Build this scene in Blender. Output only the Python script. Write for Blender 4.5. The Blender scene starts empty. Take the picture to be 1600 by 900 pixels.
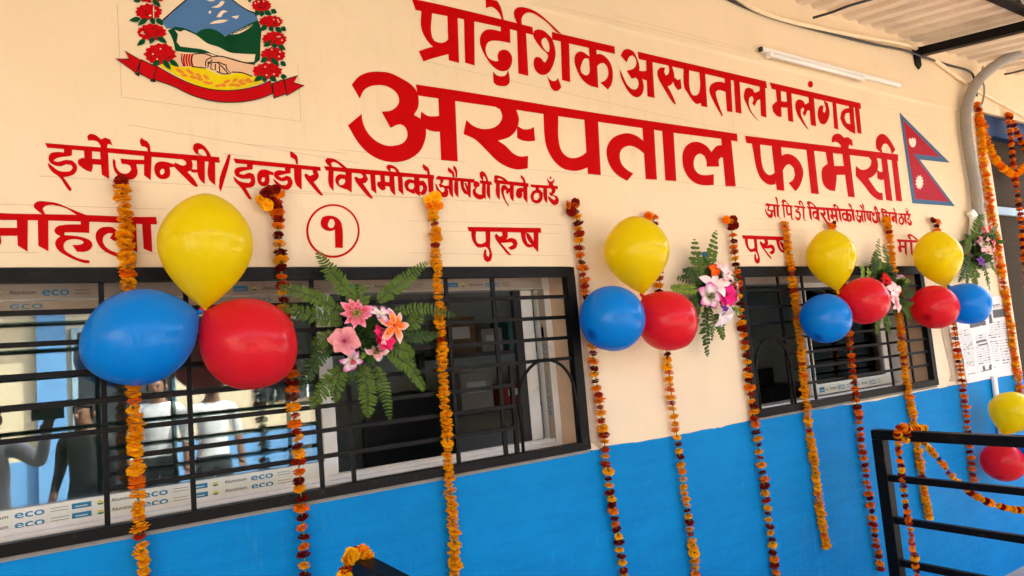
import bpy, bmesh, math, random
from mathutils import Vector, Matrix, noise
from mathutils.geometry import tessellate_polygon
R_ = math.radians
random.seed(7)
scene = bpy.context.scene
COL = scene.collection

# ------------------------------------------------------------------ camera
F_PX, YAW, PITCH, ROLL = 1096.82, 0.581323, 0.0945889, -0.0833521
CAM = Vector((0.0, -2.1, 1.55))
_cy, _sy, _cp, _sp = math.cos(YAW), math.sin(YAW), math.cos(PITCH), math.sin(PITCH)
_fwd = Vector((_sy * _cp, _cy * _cp, _sp))
_r = Vector((_cy, -_sy, 0)); _u = _r.cross(_fwd)
_c, _s = math.cos(ROLL), math.sin(ROLL)
_right = _c * _r + _s * _u; _up = -_s * _r + _c * _u
cam_data = bpy.data.cameras.new('camera'); cam = bpy.data.objects.new('camera', cam_data); COL.objects.link(cam)
cam_data.sensor_width = 36; cam_data.lens = F_PX / 1600 * 36; cam_data.clip_start = 0.05; cam_data.clip_end = 500
cam.matrix_world = Matrix((( _right.x, _up.x, -_fwd.x, CAM.x), (_right.y, _up.y, -_fwd.y, CAM.y), (_right.z, _up.z, -_fwd.z, CAM.z), (0, 0, 0, 1)))
scene.camera = cam

# ------------------------------------------------------------------ light
SUN_EL, SUN_AZ = 52, 48          # the sun stands behind the hospital, to the right (azimuth from +Y towards +X)
world = bpy.data.worlds.new('World'); scene.world = world; world.use_nodes = True
wn = world.node_tree.nodes; wn.clear()
sky = wn.new('ShaderNodeTexSky'); sky.sky_type = 'NISHITA'; sky.sun_disc = False
sky.sun_elevation = R_(SUN_EL); sky.sun_rotation = R_(SUN_AZ); sky.dust_density = 5; sky.air_density = .8; sky.ozone_density = .3
bg = wn.new('ShaderNodeBackground'); bg.inputs[1].default_value = 0.15
wo = wn.new('ShaderNodeOutputWorld')
world.node_tree.links.new(sky.outputs[0], bg.inputs[0]); world.node_tree.links.new(bg.outputs[0], wo.inputs[0])
sun_d = bpy.data.lights.new('sun', 'SUN'); sun_d.energy = 2.6; sun_d.angle = R_(0.53); sun_d.color = (1, .94, .84)
sun = bpy.data.objects.new('sun', sun_d); COL.objects.link(sun)
_sd = Vector((math.sin(R_(SUN_AZ)) * math.cos(R_(SUN_EL)), math.cos(R_(SUN_AZ)) * math.cos(R_(SUN_EL)), math.sin(R_(SUN_EL))))
sun.rotation_euler = (-_sd).to_track_quat('-Z', 'Y').to_euler()
vs = scene.view_settings
vs.view_transform = 'Standard'; vs.look = 'None'; vs.gamma = 1; vs.use_curve_mapping = False; vs.exposure = 3.05
cy = scene.cycles
cy.use_denoising = True; cy.max_bounces = 10; cy.diffuse_bounces = 5; cy.glossy_bounces = 4; cy.transparent_max_bounces = 16
cy.sample_clamp_indirect = 8; cy.caustics_reflective = False; cy.caustics_refractive = False

# ------------------------------------------------------------------ measuring: a picture point of the photograph on the plane Y
def ray(px, py):
    return _right * ((px - 800) / F_PX) + _up * (-(py - 450) / F_PX) + _fwd
def W(px, py, Y=0.0):
    d = ray(px, py); return CAM + d * ((Y - CAM.y) / d.y)
def WX(px, py, X):
    d = ray(px, py); return CAM + d * ((X - CAM.x) / d.x)
def depth(p): return (p - CAM).dot(_fwd)

# ------------------------------------------------------------------ materials
def lin(c): return tuple((v / 255 / 12.92) if v / 255 <= .04045 else ((v / 255 + .055) / 1.055) ** 2.4 for v in c)
MATS = {}
def mat(name, base, rough=.6, var=.0, vscale=6.0, bump=0.0, bscale=60.0, metal=0.0, spec=.5, coat=0.0, attr=None, sub=0.0, emit=None, dirt=None):
    m = bpy.data.materials.new(name); m.use_nodes = True; nt = m.node_tree; n = nt.nodes; L = nt.links
    p = n['Principled BSDF']
    p.inputs['Roughness'].default_value = rough; p.inputs['Metallic'].default_value = metal
    p.inputs['Specular IOR Level'].default_value = spec; p.inputs['Coat Weight'].default_value = coat
    p.inputs['Base Color'].default_value = (*base, 1)
    tc = n.new('ShaderNodeTexCoord')
    col = None
    if attr:
        a = n.new('ShaderNodeAttribute'); a.attribute_name = attr; col = a.outputs['Color']
    if var > 0:
        t = n.new('ShaderNodeTexNoise'); t.inputs['Scale'].default_value = vscale; t.inputs['Detail'].default_value = 6; t.inputs['Roughness'].default_value = .65
        L.new(tc.outputs['Object'], t.inputs['Vector'])
        mr = n.new('ShaderNodeMapRange'); mr.inputs[1].default_value = .25; mr.inputs[2].default_value = .75
        mr.inputs[3].default_value = 1 - var; mr.inputs[4].default_value = 1 + var
        L.new(t.outputs['Fac'], mr.inputs[0])
        mx = n.new('ShaderNodeMix'); mx.data_type = 'RGBA'; mx.blend_type = 'MULTIPLY'; mx.inputs[0].default_value = 1
        if col: L.new(col, mx.inputs[6])
        else: mx.inputs[6].default_value = (*base, 1)
        L.new(mr.outputs[0], mx.inputs[7]); col = mx.outputs[2]
    if dirt:      # patches of another colour: (colour, scale, low, high, amount)
        t = n.new('ShaderNodeTexNoise'); t.inputs['Scale'].default_value = dirt[1]; t.inputs['Detail'].default_value = 8; t.inputs['Roughness'].default_value = .7
        L.new(tc.outputs['Object'], t.inputs['Vector'])
        mr = n.new('ShaderNodeMapRange'); mr.inputs[1].default_value = dirt[2]; mr.inputs[2].default_value = dirt[3]; mr.inputs[4].default_value = dirt[4]
        L.new(t.outputs['Fac'], mr.inputs[0])
        mx = n.new('ShaderNodeMix'); mx.data_type = 'RGBA'; L.new(mr.outputs[0], mx.inputs[0])
        if col: L.new(col, mx.inputs[6])
        else: mx.inputs[6].default_value = (*base, 1)
        mx.inputs[7].default_value = (*dirt[0], 1); col = mx.outputs[2]
    if col: L.new(col, p.inputs['Base Color'])
    if bump > 0:
        t = n.new('ShaderNodeTexNoise'); t.inputs['Scale'].default_value = bscale; t.inputs['Detail'].default_value = 5
        L.new(tc.outputs['Object'], t.inputs['Vector'])
        b = n.new('ShaderNodeBump'); b.inputs['Strength'].default_value = bump; b.inputs['Distance'].default_value = .004
        L.new(t.outputs['Fac'], b.inputs['Height']); L.new(b.outputs[0], p.inputs['Normal'])
    if sub > 0:
        p.inputs['Subsurface Weight'].default_value = sub; p.inputs['Subsurface Radius'].default_value = (.02, .01, .004); p.inputs['Subsurface Scale'].default_value = .3
    if emit:
        p.inputs['Emission Color'].default_value = (*emit[0], 1); p.inputs['Emission Strength'].default_value = emit[1]
    MATS[name] = m
    return m

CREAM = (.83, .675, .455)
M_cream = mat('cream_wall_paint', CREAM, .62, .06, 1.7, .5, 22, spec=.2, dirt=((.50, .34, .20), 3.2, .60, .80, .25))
M_blue = mat('blue_enamel_paint', (.0012, .225, .54), .50, .10, 4, .6, 34, spec=.08, dirt=((.12, .38, .62), 38, .63, .75, .40))
def streaks(m, colour, sx, sz, lo, hi, amount):
    """worn brush and scuff streaks with their own shape"""
    nt = m.node_tree; n = nt.nodes; L = nt.links; p = n['Principled BSDF']
    tc = n.new('ShaderNodeTexCoord'); mp = n.new('ShaderNodeMapping'); mp.inputs['Scale'].default_value = (sx, 1, sz); mp.inputs['Rotation'].default_value = (0, R_(8), 0)
    t = n.new('ShaderNodeTexNoise'); t.inputs['Scale'].default_value = 1; t.inputs['Detail'].default_value = 7; t.inputs['Roughness'].default_value = .75
    g = n.new('ShaderNodeTexNoise'); g.inputs['Scale'].default_value = 1.1; L.new(tc.outputs['Object'], g.inputs['Vector'])
    L.new(tc.outputs['Object'], mp.inputs[0]); L.new(mp.outputs[0], t.inputs['Vector'])
    ad = n.new('ShaderNodeMath'); ad.operation = 'MULTIPLY_ADD'; ad.inputs[1].default_value = .45; L.new(g.outputs[0], ad.inputs[0]); L.new(t.outputs[0], ad.inputs[2])
    mr = n.new('ShaderNodeMapRange'); mr.inputs[1].default_value = lo; mr.inputs[2].default_value = hi; mr.inputs[4].default_value = amount; L.new(ad.outputs[0], mr.inputs[0])
    mx = n.new('ShaderNodeMix'); mx.data_type = 'RGBA'; L.new(mr.outputs[0], mx.inputs[0]); src = p.inputs['Base Color'].links[0].from_socket; L.new(src, mx.inputs[6]); mx.inputs[7].default_value = (*colour, 1); L.new(mx.outputs[2], p.inputs['Base Color'])
streaks(M_blue, (.16, .40, .62), 30, 4, .82, 1.05, .32)
streaks(M_blue, (.001, .15, .42), 3, 22, .66, .95, .6)
streaks(M_cream, (.62, .47, .30), 22, 3, .80, 1.0, .30)
streaks(M_cream, (.86, .70, .50), 2.5, 9, .70, .95, .35)
M_red = mat('red_sign_paint', (.50, .0006, .0016), .6, .09, 14, .1, 50, spec=.06)
M_pencil = mat('pencil_line', (.48, .36, .24), .9)
M_black = mat('black_metal_paint', (.006, .0055, .0055), .40, .2, 20, .12, 60, spec=.12, dirt=((.085, .05, .03), 17, .60, .78, .6))
M_frame = mat('white_aluminium', (.80, .78, .72), .35, .10, 9, .05, 40, dirt=((.30, .22, .15), 14, .58, .8, .5))
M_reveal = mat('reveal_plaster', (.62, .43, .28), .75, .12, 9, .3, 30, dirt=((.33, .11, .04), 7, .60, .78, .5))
M_raw = mat('bare_plaster', (.50, .38, .26), .85, .15, 16, .35, 40)
M_film = mat('protective_film', (.74, .73, .61), .45, .07, 12, .08, 60)
M_filmdirty = mat('dusty_protective_film', (.40, .32, .24), .55, .14, 10, .08, 60)
M_marble = mat('sill_marble', (.86, .77, .61), .4, .13, 11)
M_teal = mat('film_teal_print', lin((0, 120, 160)), .5)
M_ink = mat('film_black_print', (.03, .03, .03), .5)
M_yel = mat('film_yellow_print', lin((215, 200, 60)), .5)
M_greenp = mat('film_green_print', lin((20, 110, 60)), .5)
M_cement = mat('cement_edge', (.26, .25, .22), .8, .15, 12, .2, 50)
M_room = mat('room_wall_paint', (.62, .68, .66), .7, .06, 2)
M_roomfloor = mat('room_floor', (.6, .57, .52), .6, .1, 5)
M_dark = mat('dark_furniture', (.018, .018, .02), .4, .1, 10)
M_white = mat('white_plastic', (.88, .88, .86), .35, .03, 5)
M_grey = mat('grey_conduit', (.30, .28, .25), .5, .10, 18, dirt=((.16, .14, .12), 25, .55, .75, .5))
M_sheet = mat('roof_sheet', (.80, .68, .54), .6, .10, 2.4, .12, 14, dirt=((.36, .26, .17), 3.5, .52, .78, .55))
M_navy = mat('navy_paint', (.012, .035, .10), .5, .1, 8, spec=.1)
M_mesh = mat('brown_wire_mesh', (.15, .115, .085), .8, .12, 30, spec=.04)
M_palebar = mat('pale_blue_metal', (.32, .46, .55), .4)
M_paper = mat('printed_paper', (.74, .73, .70), .75, .03, 20)
M_text = mat('newsprint_ink', (.11, .11, .11), .8)
M_newsgrey = mat('newsprint_grey', (.55, .55, .54), .8)
M_string = mat('green_string', (.16, .20, .05), .8)
M_fern = mat('fern_leaf', (.075, .132, .014), .6, .35, 26, spec=.2)
M_ferndark = mat('dark_leaf', (.030, .068, .010), .6, .3, 20, spec=.2)
M_fernpale = mat('pale_fern_leaf', (.17, .26, .025), .6, .3, 20, spec=.2)
M_stem = mat('leaf_stem', (.06, .06, .02), .6)
M_petal = mat('petal', (1, 1, 1), .7, .06, 40, attr='Col', sub=.15, spec=.2)
M_marigold = mat('marigold_petal', (1, 1, 1), .8, .10, 90, attr='Col', spec=.12)
M_tape = mat('blue_tape', (.01, .15, .45), .35)
M_tile = mat('pavement', (.30, .27, .23), .8, .12, 1.5, .2, 20)
M_earth = mat('dusty_ground', (.27, .215, .155), .9, .15, .8, .3, 8)
M_opcream = mat('facade_cream_paint', (.70, .58, .38), .7, .05, 2)
M_opblue = mat('facade_blue_paint', (.13, .33, .62), .6, .06, 2)
M_opdark = mat('facade_dark_opening', (.03, .035, .04), .4)

def make_glass():
    m = bpy.data.materials.new('tinted_glass'); m.use_nodes = True; nt = m.node_tree; n = nt.nodes; n.clear(); L = nt.links
    o = n.new('ShaderNodeOutputMaterial'); t = n.new('ShaderNodeBsdfTransparent'); t.inputs[0].default_value = (.74, .80, .79, 1)
    g = n.new('ShaderNodeBsdfGlossy'); g.inputs['Roughness'].default_value = .0; g.inputs['Color'].default_value = (.95, .97, 1, 1)
    fr = n.new('ShaderNodeFresnel'); fr.inputs[0].default_value = 1.5
    ad = n.new('ShaderNodeMath'); ad.operation = 'MULTIPLY_ADD'; ad.inputs[1].default_value = .9; ad.inputs[2].default_value = .065
    L.new(fr.outputs[0], ad.inputs[0])
    mx = n.new('ShaderNodeMixShader'); L.new(ad.outputs[0], mx.inputs[0]); L.new(t.outputs[0], mx.inputs[1]); L.new(g.outputs[0], mx.inputs[2]); L.new(mx.outputs[0], o.inputs[0])
    tc = n.new('ShaderNodeTexCoord'); nz = n.new('ShaderNodeTexNoise'); nz.inputs['Scale'].default_value = 2.2
    b = n.new('ShaderNodeBump'); b.inputs['Strength'].default_value = .012; b.inputs['Distance'].default_value = .01
    L.new(tc.outputs['Object'], nz.inputs['Vector']); L.new(nz.outputs[0], b.inputs['Height']); L.new(b.outputs[0], g.inputs['Normal'])
    return m
M_glass = make_glass()

# ------------------------------------------------------------------ builders
class MB:
    """collects shapes; build() links them as one mesh object"""
    def __init__(s): s.v = []; s.f = []; s.mi = []; s.col = None; s.cols = []
    def add(s, vs_, fs, mi=0, col=None):
        o = len(s.v); s.v += [tuple(v) for v in vs_]; s.f += [tuple(i + o for i in f) for f in fs]; s.mi += [mi] * len(fs)
        s.cols += [col] * len(vs_) if col is None or not isinstance(col, list) else col
        return s
    def box(s, x0, x1, y0, y1, z0, z1, mi=0):
        v = [(x, y, z) for z in (z0, z1) for y in (y0, y1) for x in (x0, x1)]
        return s.add(v, [(0, 2, 3, 1), (4, 5, 7, 6), (0, 1, 5, 4), (2, 6, 7, 3), (0, 4, 6, 2), (1, 3, 7, 5)], mi)
    def bar(s, a, b, w, h=None, mi=0, up=None):
        """square bar from a to b"""
        a, b = Vector(a), Vector(b); d = (b - a).normalized(); h = h or w
        up = Vector(up) if up else (Vector((0, 0, 1)) if abs(d.z) < .9 else Vector((0, 1, 0)))
        x = d.cross(up).normalized(); y = x.cross(d)
        v = [p + x * sx * w / 2 + y * sy * h / 2 for p in (a, b) for sx, sy in ((-1, -1), (1, -1), (1, 1), (-1, 1))]
        return s.add(v, [(3, 2, 1, 0), (4, 5, 6, 7), (0, 1, 5, 4), (1, 2, 6, 5), (2, 3, 7, 6), (3, 0, 4, 7)], mi)
    def tube(s, pts, r, n=10, mi=0, cap=True):
        pts = [Vector(p) for p in pts]; rs = r if isinstance(r, (list, tuple)) else [r] * len(pts)
        vs_ = []; fs = []; prev = None
        for i, p in enumerate(pts):
            t = (pts[min(i + 1, len(pts) - 1)] - pts[max(i - 1, 0)]).normalized()
            if prev is None:
                prev = t.cross(Vector((0, 0, 1)) if abs(t.z) < .9 else Vector((0, 1, 0))).normalized()
            x = (prev - t * prev.dot(t)).normalized(); y = t.cross(x); prev = x
            for k in range(n):
                a = 2 * math.pi * k / n; vs_.append(p + (x * math.cos(a) + y * math.sin(a)) * rs[i])
        for i in range(len(pts) - 1):
            for k in range(n):
                k2 = (k + 1) % n; fs.append((i * n + k, i * n + k2, (i + 1) * n + k2, (i + 1) * n + k))
        if cap: fs.append(tuple(range(n - 1, -1, -1))); fs.append(tuple(range((len(pts) - 1) * n, len(pts) * n)))
        return s.add(vs_, fs, mi)
    def build(s, name, mats, parent=None, smooth=False, bevel=0, loc=None):
        me = bpy.data.meshes.new(name); me.from_pydata(s.v, [], s.f)
        mats = mats if isinstance(mats, (list, tuple)) else [mats]
        for m in mats: me.materials.append(m)
        me.polygons.foreach_set('material_index', s.mi)
        if any(c is not None for c in s.cols):
            a = me.color_attributes.new('Col', 'FLOAT_COLOR', 'POINT')
            for i, c in enumerate(s.cols): a.data[i].color = (*(c or (1, 1, 1)), 1)
        if smooth: me.polygons.foreach_set('use_smooth', [True] * len(me.polygons))
        me.update()
        o = bpy.data.objects.new(name, me); COL.objects.link(o)
        if parent is not None: o.parent = parent; o.matrix_parent_inverse = parent.matrix_world.inverted() if False else Matrix()
        if loc is not None: o.location = loc
        if bevel:
            b = o.modifiers.new('bevel', 'BEVEL'); b.width = bevel; b.segments = 2; b.limit_method = 'ANGLE'
        return o

def tag(o, label=None, cat=None, group=None, kind=None):
    if label: o['label'] = label
    if cat: o['category'] = cat
    if group: o['group'] = group
    if kind: o['kind'] = kind
    return o
def empty(name, label, cat, group=None, loc=(0, 0, 0)):
    o = bpy.data.objects.new(name, None); COL.objects.link(o); o.location = loc; o.empty_display_size = .1
    return tag(o, label, cat, group)

# smooth outlines: a vertex with a sharp turn stays a corner, the others are rounded
def smooth_loop(pts, sub=4, corner=48):
    pts = [Vector(p).to_2d() for p in pts]; q = [pts[0]]
    for p in pts[1:]:
        if (p - q[-1]).length > 1e-6: q.append(p)
    if (q[0] - q[-1]).length < 1e-6: q.pop()
    pts = q; n = len(pts); tang = []; cor = []
    for i in range(n):
        a = pts[i] - pts[i - 1]; b = pts[(i + 1) % n] - pts[i]
        ang = abs(math.degrees(a.angle(b, 0))); cor.append(ang > corner)
        tang.append((a.normalized() + b.normalized()).normalized() if ang <= corner else None)
    out = []
    for i in range(n):
        j = (i + 1) % n; p, r = pts[i], pts[j]; L = (r - p).length; ch = (r - p) / L
        t0 = tang[i] or ch; t1 = tang[j] or ch
        out.append(p)
        if t0.dot(ch) > .9999 and t1.dot(ch) > .9999: continue
        for k in range(1, sub):
            u = k / sub; h1 = 2*u**3 - 3*u*u + 1; h2 = u**3 - 2*u*u + u; h3 = -2*u**3 + 3*u*u; h4 = u**3 - u*u
            out.append(p * h1 + t0 * (L * h2) + r * h3 + t1 * (L * h4))
    return out

class Paint:
    """flat paint on the wall plane; every stroke lies a hair above the one before"""
    def __init__(s, y0=-.0012): s.mb = MB(); s.i = 0; s.y0 = y0; s.loops = []
    def poly(s, loops, mi=0, corner=48, smooth=True):
        """loops: outer loop, then holes, in wall metres (x, z)"""
        y = s.y0 - s.i * .000014; s.i += 1
        L3 = []
        for lp in loops:
            lp = smooth_loop(lp, 4, corner) if smooth else [Vector(p).to_2d() for p in lp]
            L3.append([Vector((p.x, p.y, 0)) for p in lp])
        flat = [v for lp in L3 for v in lp]
        tris = tessellate_polygon(L3)
        fs = []
        for t in tris:
            a, b, c = (flat[k] for k in t)
            ar = (b - a).cross(c - a).z
            if abs(ar) < 1e-12: continue
            fs.append(tuple(t) if ar > 0 else tuple(reversed(t)))
        s.mb.add([(v.x, y, v.y) for v in flat], fs, mi)
    def build(s, name, mats, parent): return s.mb.build(name, mats, parent)

class Crop:
    def __init__(s, x0, y0, sc): s.x0, s.y0, s.sc = x0, y0, sc
    def __call__(s, p, Y=0.0):
        w = W(s.x0 + p[0] / s.sc, s.y0 + p[1] / s.sc, Y); return Vector((w.x, w.z))
    def loops(s, piece):
        if isinstance(piece[0][0], (int, float)): piece = [piece]
        return [[s(p) for p in lp] for lp in piece]
A = Crop(640, 0, 4.4333); B = Crop(940, 40, 3.8095); Cc = Crop(530, 100, 5); D = Crop(820, 140, 4.706); E_ = Crop(1130, 160, 4.3243)
F = Crop(60, 200, 5); G = Crop(350, 220, 5); H = Crop(620, 240, 5.6964); I = Crop(0, 300, 6.1538); J = Crop(460, 300, 4); K = Crop(1140, 300, 4.7059); Lc = Crop(170, 0, 5)
PX = Crop(0, 0, 1)
def disc(c, rx, ry, n=16): return [(c[0] + rx * math.cos(2 * math.pi * k / n), c[1] + ry * math.sin(2 * math.pi * k / n)) for k in range(n)]
# ------------------------------------------------------------------ lettering (outlines measured on the wall)
TXT1A = [
 [(15,-8),(45,-3),(740,160),(850,188),(856,243),(745,216),(640,190),(40,70)],
 [(80,66),(155,85),(155,258),(172,285),(208,297),(245,291),(270,270),(272,340),(225,345),(165,328),(85,215)],
 [(62,355),(165,325),(225,333),(272,335),(272,375),(160,405),(95,427)],
 [(260,100),(332,115),(342,437),(270,418)],
 [(375,125),(447,142),(450,455),(383,435)],
 [(630,180),(695,196),(697,300),(600,283),(545,293),(527,330),(527,360),(545,400),(575,420),(605,425),(615,420),(608,390),(618,360),(645,345),(680,352),(705,385),(710,420),(700,460),(680,485),(645,495),(610,485),(570,455),(530,400),(495,330),(485,280),(495,240),(520,212),(560,204),(630,218)],
 [(742,200),(805,215),(822,527),(752,510)],
 [(745,172),(722,100),(730,65),(765,50),(820,58),(880,85),(950,140),(1050,235),(1020,226),(960,165),(900,120),(850,92),(810,90),(785,110),(775,135),(777,178)],
 [(525,-5),(600,-5),(630,50),(652,142),(638,138),(620,95),(590,60),(560,48),(528,58)],
 [[(855,250),(860,215),(885,205),(925,212),(960,240),(985,270),(1005,330),(1010,380),(1000,430),(985,470),(955,510),(920,520),(885,505),(862,470),(858,425),(868,400),(890,395),(910,405),(930,430),(940,432),(958,390),(955,378),(915,340),(880,295)],
  [(925,266),(912,290),(920,320),(945,355),(964,362),(968,330),(960,290),(942,262)]],
 [(945,512),(960,540),(985,560),(1010,560),(1025,540),(1035,560),(1050,605),(1030,628),(1000,630),(980,610),(965,570)],
 [(576,495),(600,520),(635,530),(665,520),(682,486),(692,540),(690,575),(670,595),(640,598),(600,590),(580,572)],
 [(1045,275),(1103,287),(1112,570),(1055,555)],
 [(985,222),(1418,322),(1422,375),(985,275)],
 [(1240,310),(1292,320),(1306,610),(1255,598)],
 [[(1246,395),(1215,370),(1190,358),(1160,365),(1143,395),(1143,440),(1160,490),(1190,545),(1225,580),(1258,598),(1258,560)],
  [(1240,408),(1212,406),(1192,440),(1183,480),(1190,505),(1215,522),(1238,515),(1246,490)]],
 [(1285,380),(1320,375),(1350,390),(1385,430),(1405,490),(1405,550),(1395,590),(1372,622),(1320,572),(1350,560),(1370,535),(1375,500),(1365,460),(1345,437),(1320,440),(1296,462)],
]
TXT1B = [
 [(112,180),(130,148),(160,140),(190,155),(212,200),(225,250),(222,280),(242,320),(250,370),(240,408),(215,427),(190,422),(160,395),(130,345),(112,300),(108,262),(130,310),(150,350),(180,378),(205,378),(219,355),(215,325),(202,310),(178,317),(148,270),(190,255),(205,232),(202,200),(185,178),(165,185),(148,220)],
 [(220,268),(245,272),(268,268),(272,328),(250,322),(225,300)],
 [(262,180),(300,188),(314,432),(272,422)],
 [(213,155),(470,215),(978,332),(984,375),(930,362),(610,287),(220,200)],
 [(395,232),(420,246),(432,300),(425,335),(405,358),(392,362),(425,425),(442,470),(430,465),(385,400),(350,340),(332,300),(330,268),(350,250),(378,252),(372,275),(380,298),(395,290),(402,262)],
 [(428,305),(450,325),(468,318),(472,345),(475,375),(455,385),(440,370),(426,338)],
 [(487,250),(520,258),(527,390),(540,415),(565,415),(582,390),(580,272),(615,280),(628,487),(592,480),(590,462),(560,465),(535,440),(510,400),(492,370)],
 [(730,310),(768,318),(778,517),(745,510)],
 [(738,345),(705,335),(670,340),(645,360),(640,385),(650,420),(680,480),(715,542),(720,535),(700,480),(682,425),(678,398),(690,385),(740,396)],
 [(785,324),(820,332),(832,525),(797,517)],
 [(938,350),(972,358),(980,548),(948,538)],
 [(848,400),(855,378),(875,370),(900,380),(908,400),(925,395),(944,385),(946,440),(928,445),(910,480),(895,465),(905,440),(895,420),(880,430),(875,460),(885,500),(910,540),(936,570),(925,562),(885,515),(858,460),(845,425)],
 [(998,338),(1540,462),(1543,497),(1012,378)],
 [(1035,378),(1065,386),(1068,450),(1068,480),(1070,545),(1045,540),(1020,515),(1013,480),(1030,460),(1042,452)],
 [(1060,450),(1110,455),(1112,490),(1065,487)],
 [(1098,392),(1128,398),(1140,575),(1110,568)],
 [(1230,420),(1262,428),(1276,600),(1245,592)],
 [(1152,470),(1160,447),(1180,440),(1203,452),(1208,470),(1225,462),(1242,455),(1244,510),(1225,505),(1208,540),(1195,525),(1205,500),(1197,487),(1184,500),(1187,535),(1205,575),(1232,620),(1220,612),(1185,565),(1158,515)],
 disc((1242,350), 15, 20),
 [(1320,445),(1345,462),(1356,515),(1345,565),(1325,588),(1300,582),(1287,550),(1286,510),(1298,480),(1318,475),(1318,495),(1316,512),(1326,520),(1334,498)],
 [(1372,455),(1395,461),(1408,620),(1383,612)],
 [[(1485,495),(1450,495),(1425,520),(1420,555),(1435,590),(1470,625),(1508,646),(1508,600)],[(1474,520),(1452,525),(1444,550),(1456,580),(1480,588),(1482,550)]],
 [(1470,478),(1498,485),(1508,646),(1484,632)],
 [(1505,488),(1532,494),(1546,645),(1522,640)],
]
TXT2C = [
 [(97,162),(150,100),(220,68),(310,60),(400,72),(480,110),(560,160),(605,215),(620,280),(615,340),(583,398),(640,435),(672,490),(678,545),(665,610),(635,675),(580,725),(510,757),(430,768),(340,755),(260,720),(190,665),(130,590),(95,530),(67,480),(175,390),(180,440),(200,500),(240,560),(300,610),(370,638),(440,637),(500,615),(530,570),(530,530),(510,490),(475,472),(400,500),(330,373),(400,365),(450,330),(467,290),(455,240),(410,195),(350,170),(290,167),(230,180),(190,210),(160,272)],
 [(640,372),(690,405),(740,410),(785,405),(790,530),(740,528),(690,515),(655,495),(635,440)],
 [(772,245),(905,275),(925,763),(795,752)],
 [(597,160),(905,205),(1600,318),(1600,385),(1390,360),(905,290),(612,247)],
 [(1380,352),(1403,430),(1385,510),(1330,570),(1240,600),(1300,640),(1360,700),(1410,722),(1475,718),(1472,815),(1400,825),(1320,808),(1230,755),(1140,665),(1060,590),(970,548),(992,437),(1040,480),(1100,505),(1160,508),(1220,490),(1260,450),(1272,405),(1255,355),(1190,320),(1180,280)],
 [(1388,483),(1440,510),(1490,508),(1520,492),(1530,600),(1480,605),(1420,595),(1388,578)],
]
TXT2D = [
 [(-20,87),(0,90),(560,178),(1080,255),(1560,325),(1563,382),(1440,362),(1090,318),(870,285),(540,238),(250,197),(-20,157)],
 [(135,160),(245,185),(252,400),(275,460),(320,498),(370,503),(420,485),(455,458),(464,572),(400,595),(340,597),(270,575),(210,520),(165,440),(147,370)],
 [(435,200),(537,220),(558,630),(462,620)],
 [(870,377),(820,340),(760,322),(700,330),(640,362),(607,415),(600,475),(620,550),(660,610),(710,650),(752,672),(797,617),(750,590),(710,545),(697,495),(705,450),(735,422),(780,415),(830,435),(882,477)],
 [(862,265),(948,280),(970,663),(888,658)],
 [(1008,288),(1092,303),(1113,673),(1032,668)],
 [(1440,345),(1515,357),(1550,712),(1475,710)],
 [(1448,408),(1410,415),(1385,440),(1370,460),(1340,420),(1290,390),(1240,385),(1190,410),(1162,460),(1158,530),(1175,600),(1215,660),(1270,695),(1330,705),(1388,702),(1388,622),(1330,630),(1280,620),(1248,585),(1240,540),(1255,490),(1290,472),(1320,490),(1335,530),(1335,567),(1428,567),(1425,520),(1440,498),(1468,505)],
]
TXT2E = [
 [(145,225),(1180,352),(1182,398),(1090,384),(600,326),(155,275)],
 [(190,265),(248,280),(258,400),(275,460),(305,490),(330,487),(352,470),(352,552),(320,558),(290,548),(250,510),(222,440),(205,350)],
 [(325,285),(390,300),(412,598),(360,592)],
 [(383,365),(430,348),(480,365),(520,410),(540,470),(530,530),(510,575),(487,602),(440,545),(470,525),(485,490),(475,445),(450,420),(425,425),(402,460)],
 [(560,312),(612,324),(645,620),(593,615)],
 [(690,330),(740,340),(750,430),(765,490),(760,560),(755,600),(715,592),(680,560),(665,510),(668,450),(690,425),(705,415)],
 [(745,430),(820,430),(825,490),(755,490)],
 [(802,335),(852,342),(888,642),(842,637)],
 [(732,272),(735,235),(755,215),(790,215),(815,238),(840,235),(870,255),(875,297),(850,285),(845,310),(845,325),(800,318),(790,285),(765,268)],
 [(995,355),(1035,370),(1045,420),(1040,460),(1010,500),(980,515),(1010,560),(1045,605),(1075,612),(1078,662),(1040,655),(1000,625),(950,560),(915,520),(893,495),(895,430),(930,455),(970,450),(995,425),(1000,395),(978,365)],
 [(1038,455),(1060,470),(1085,465),(1088,520),(1065,525),(1040,515)],
 [(1065,365),(1105,373),(1143,667),(1100,660)],
 [(1135,370),(1172,376),(1208,670),(1168,665)],
 [(1078,350),(1035,315),(1030,270),(1042,230),(1070,213),(1100,225),(1135,270),(1162,320),(1140,350),(1125,310),(1100,280),(1080,285),(1068,312)],
]
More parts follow.
